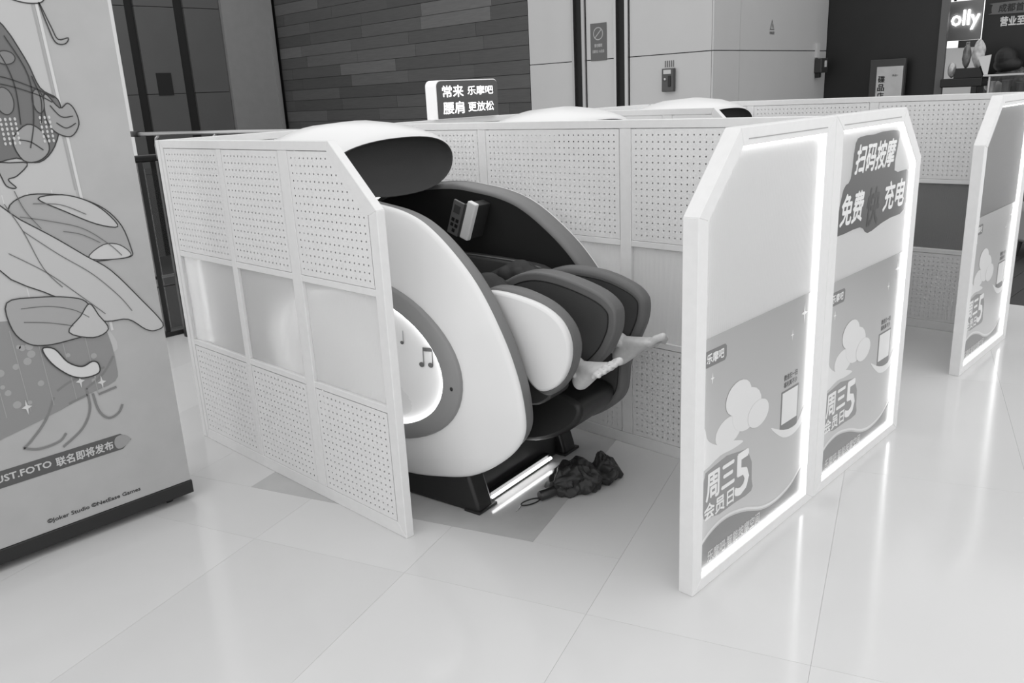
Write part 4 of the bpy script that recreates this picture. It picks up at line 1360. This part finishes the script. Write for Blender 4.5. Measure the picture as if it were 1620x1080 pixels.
for pts in ([(0.84, 1.93), (0.93, 1.84), (0.97, 1.72), (0.965, 1.58)], [(0.97, 1.87), (1.02, 1.74), (1.01, 1.60), (0.98, 1.50)], [(1.03, 1.74), (1.045, 1.66), (1.03, 1.58)], [(0.84, 1.74), (0.93, 1.74), (1.03, 1.70), (1.09, 1.665)],
            [(0.84, 1.72), (0.93, 1.715), (1.03, 1.68), (1.08, 1.65)], [(1.07, 1.64), (1.10, 1.60), (1.14, 1.60)], [(1.08, 1.58), (1.11, 1.56), (1.145, 1.575)], [(0.95, 1.53), (0.985, 1.52), (1.02, 1.49)]):
    stroke('print_fold', spline(pts, False, 5), 0.0035, yq - 0.0048, line, po)
for pts in ([(0.90, 1.27), (1.0, 1.24), (1.10, 1.20), (1.18, 1.13), (1.22, 1.08)], [(0.95, 1.31), (1.04, 1.295), (1.12, 1.25)], [(1.03, 1.20), (1.09, 1.18), (1.15, 1.14)], [(0.90, 1.22), (1.0, 1.12), (1.10, 1.03), (1.18, 0.93), (1.22, 0.86)],
            [(0.84, 1.15), (0.95, 1.06), (1.05, 0.95), (1.12, 0.87)], [(0.84, 0.95), (0.93, 0.94), (1.01, 0.91), (1.06, 0.87)], [(0.84, 0.90), (0.92, 0.88), (1.0, 0.85)], [(0.90, 1.36), (0.92, 1.29), (0.96, 1.22)], [(0.86, 1.32), (0.90, 1.22), (0.94, 1.08), (0.99, 1.0)]):
    stroke('print_fold', spline(pts, False, 5), 0.003, yq - 0.0062, ink[104], po)
# wing and ribbons
shape([(0.87, 1.30), (0.93, 1.34), (1.02, 1.335), (1.11, 1.31), (1.19, 1.26), (1.24, 1.19), (1.26, 1.10), (1.255, 1.07), (1.19, 1.07), (1.12, 1.075), (1.05, 1.10), (0.98, 1.16), (0.90, 1.22)], ink[158])
shape([(0.97, 1.325), (1.05, 1.33), (1.13, 1.30), (1.19, 1.25), (1.225, 1.19), (1.15, 1.21), (1.05, 1.27)], ink[184], lift=0.0026)
shape([(1.10, 1.09), (1.16, 1.13), (1.22, 1.12), (1.255, 1.075), (1.19, 1.07)], ink[194], 0.003, 0.0026)
shape([(0.80, 1.34), (0.90, 1.26), (1.0, 1.18), (1.09, 1.10), (1.17, 1.03), (1.26, 0.90), (1.33, 0.785), (1.30, 0.762), (1.26, 0.775), (1.20, 0.83), (1.12, 0.84), (1.04, 0.88), (0.96, 0.97), (0.80, 1.10)], ink[184], lift=0.0034)
shape([(0.80, 0.98), (0.90, 0.98), (1.0, 0.96), (1.06, 0.93), (1.08, 0.86), (1.05, 0.81), (0.98, 0.80), (0.90, 0.80), (0.84, 0.82), (0.80, 0.88)], ink[158], lift=0.0044)
shape([(0.98, 0.83), (1.03, 0.88), (1.07, 0.92), (1.095, 0.87), (1.12, 0.81), (1.06, 0.79)], ink[184], lift=0.0054)
shape([(0.88, 0.79), (0.90, 0.73), (0.95, 0.67), (1.0, 0.645), (1.055, 0.65), (1.06, 0.685), (1.04, 0.70), (1.0, 0.69), (0.955, 0.72), (0.92, 0.78)], ink[204], 0.005, 0.0054)
shape([(0.80, 1.50), (0.88, 1.46), (0.96, 1.45), (0.92, 1.41), (0.89, 1.40), (0.91, 1.37), (0.88, 1.38), (0.86, 1.44)], ink[158])
# flourish under the ground panel
for pts in ([(0.885, 0.60), (0.84, 0.52), (0.78, 0.46), (0.75, 0.44)], [(0.75, 0.44), (0.80, 0.42), (0.87, 0.425), (0.90, 0.45)], [(1.0, 0.60), (1.0, 0.52), (0.96, 0.45), (0.88, 0.40)],
            [(0.93, 0.56), (1.0, 0.575)], [(1.02, 0.575), (1.03, 0.50), (1.06, 0.46), (1.10, 0.47), (1.12, 0.50)], [(1.04, 0.565), (1.11, 0.575)], [(0.90, 0.62), (0.96, 0.645), (1.08, 0.665)], [(1.0, 0.60), (1.07, 0.64), (1.12, 0.70)]):
    stroke('print_flourish', spline(pts, False, 5), 0.009, yq - 0.0016, ink[122], po)
for x, z, r_ in ((0.79, 0.59, 0.03), (1.04, 0.665, 0.035), (0.985, 0.635, 0.028), (1.06, 0.61, 0.028)):
    flat('print_star', star(x, z, r_, 0.3), yq - 0.0030, ink[204], po)
# title band
bd = flat('title_band', [(0.30, 0.315), (1.09, 0.318), (1.128, 0.348), (1.09, 0.383), (0.30, 0.380)], yq, mat('band_grey', 84, 0.45), po)
flat('band_shield', spline([(1.072, 0.325), (1.10, 0.328), (1.125, 0.35), (1.10, 0.375), (1.072, 0.374), (1.062, 0.35)], True, 4), yq - 0.0009, ink[148], bd)
lettering('lettering', 'JUST.FOTO', 0.625, 0.331, 0.828, 0.364, yq - 0.0012, ink[194], bd, 0.03)
lettering('lettering', '联名即将发布', 0.845, 0.330, 1.056, 0.366, yq - 0.0012, ink[194], bd, 0.03)
lettering('lettering', '©Joker Studio ©NetEase Games', 0.772, 0.117, 1.126, 0.138, yq - 0.0004, ink[62], po, 0.035)
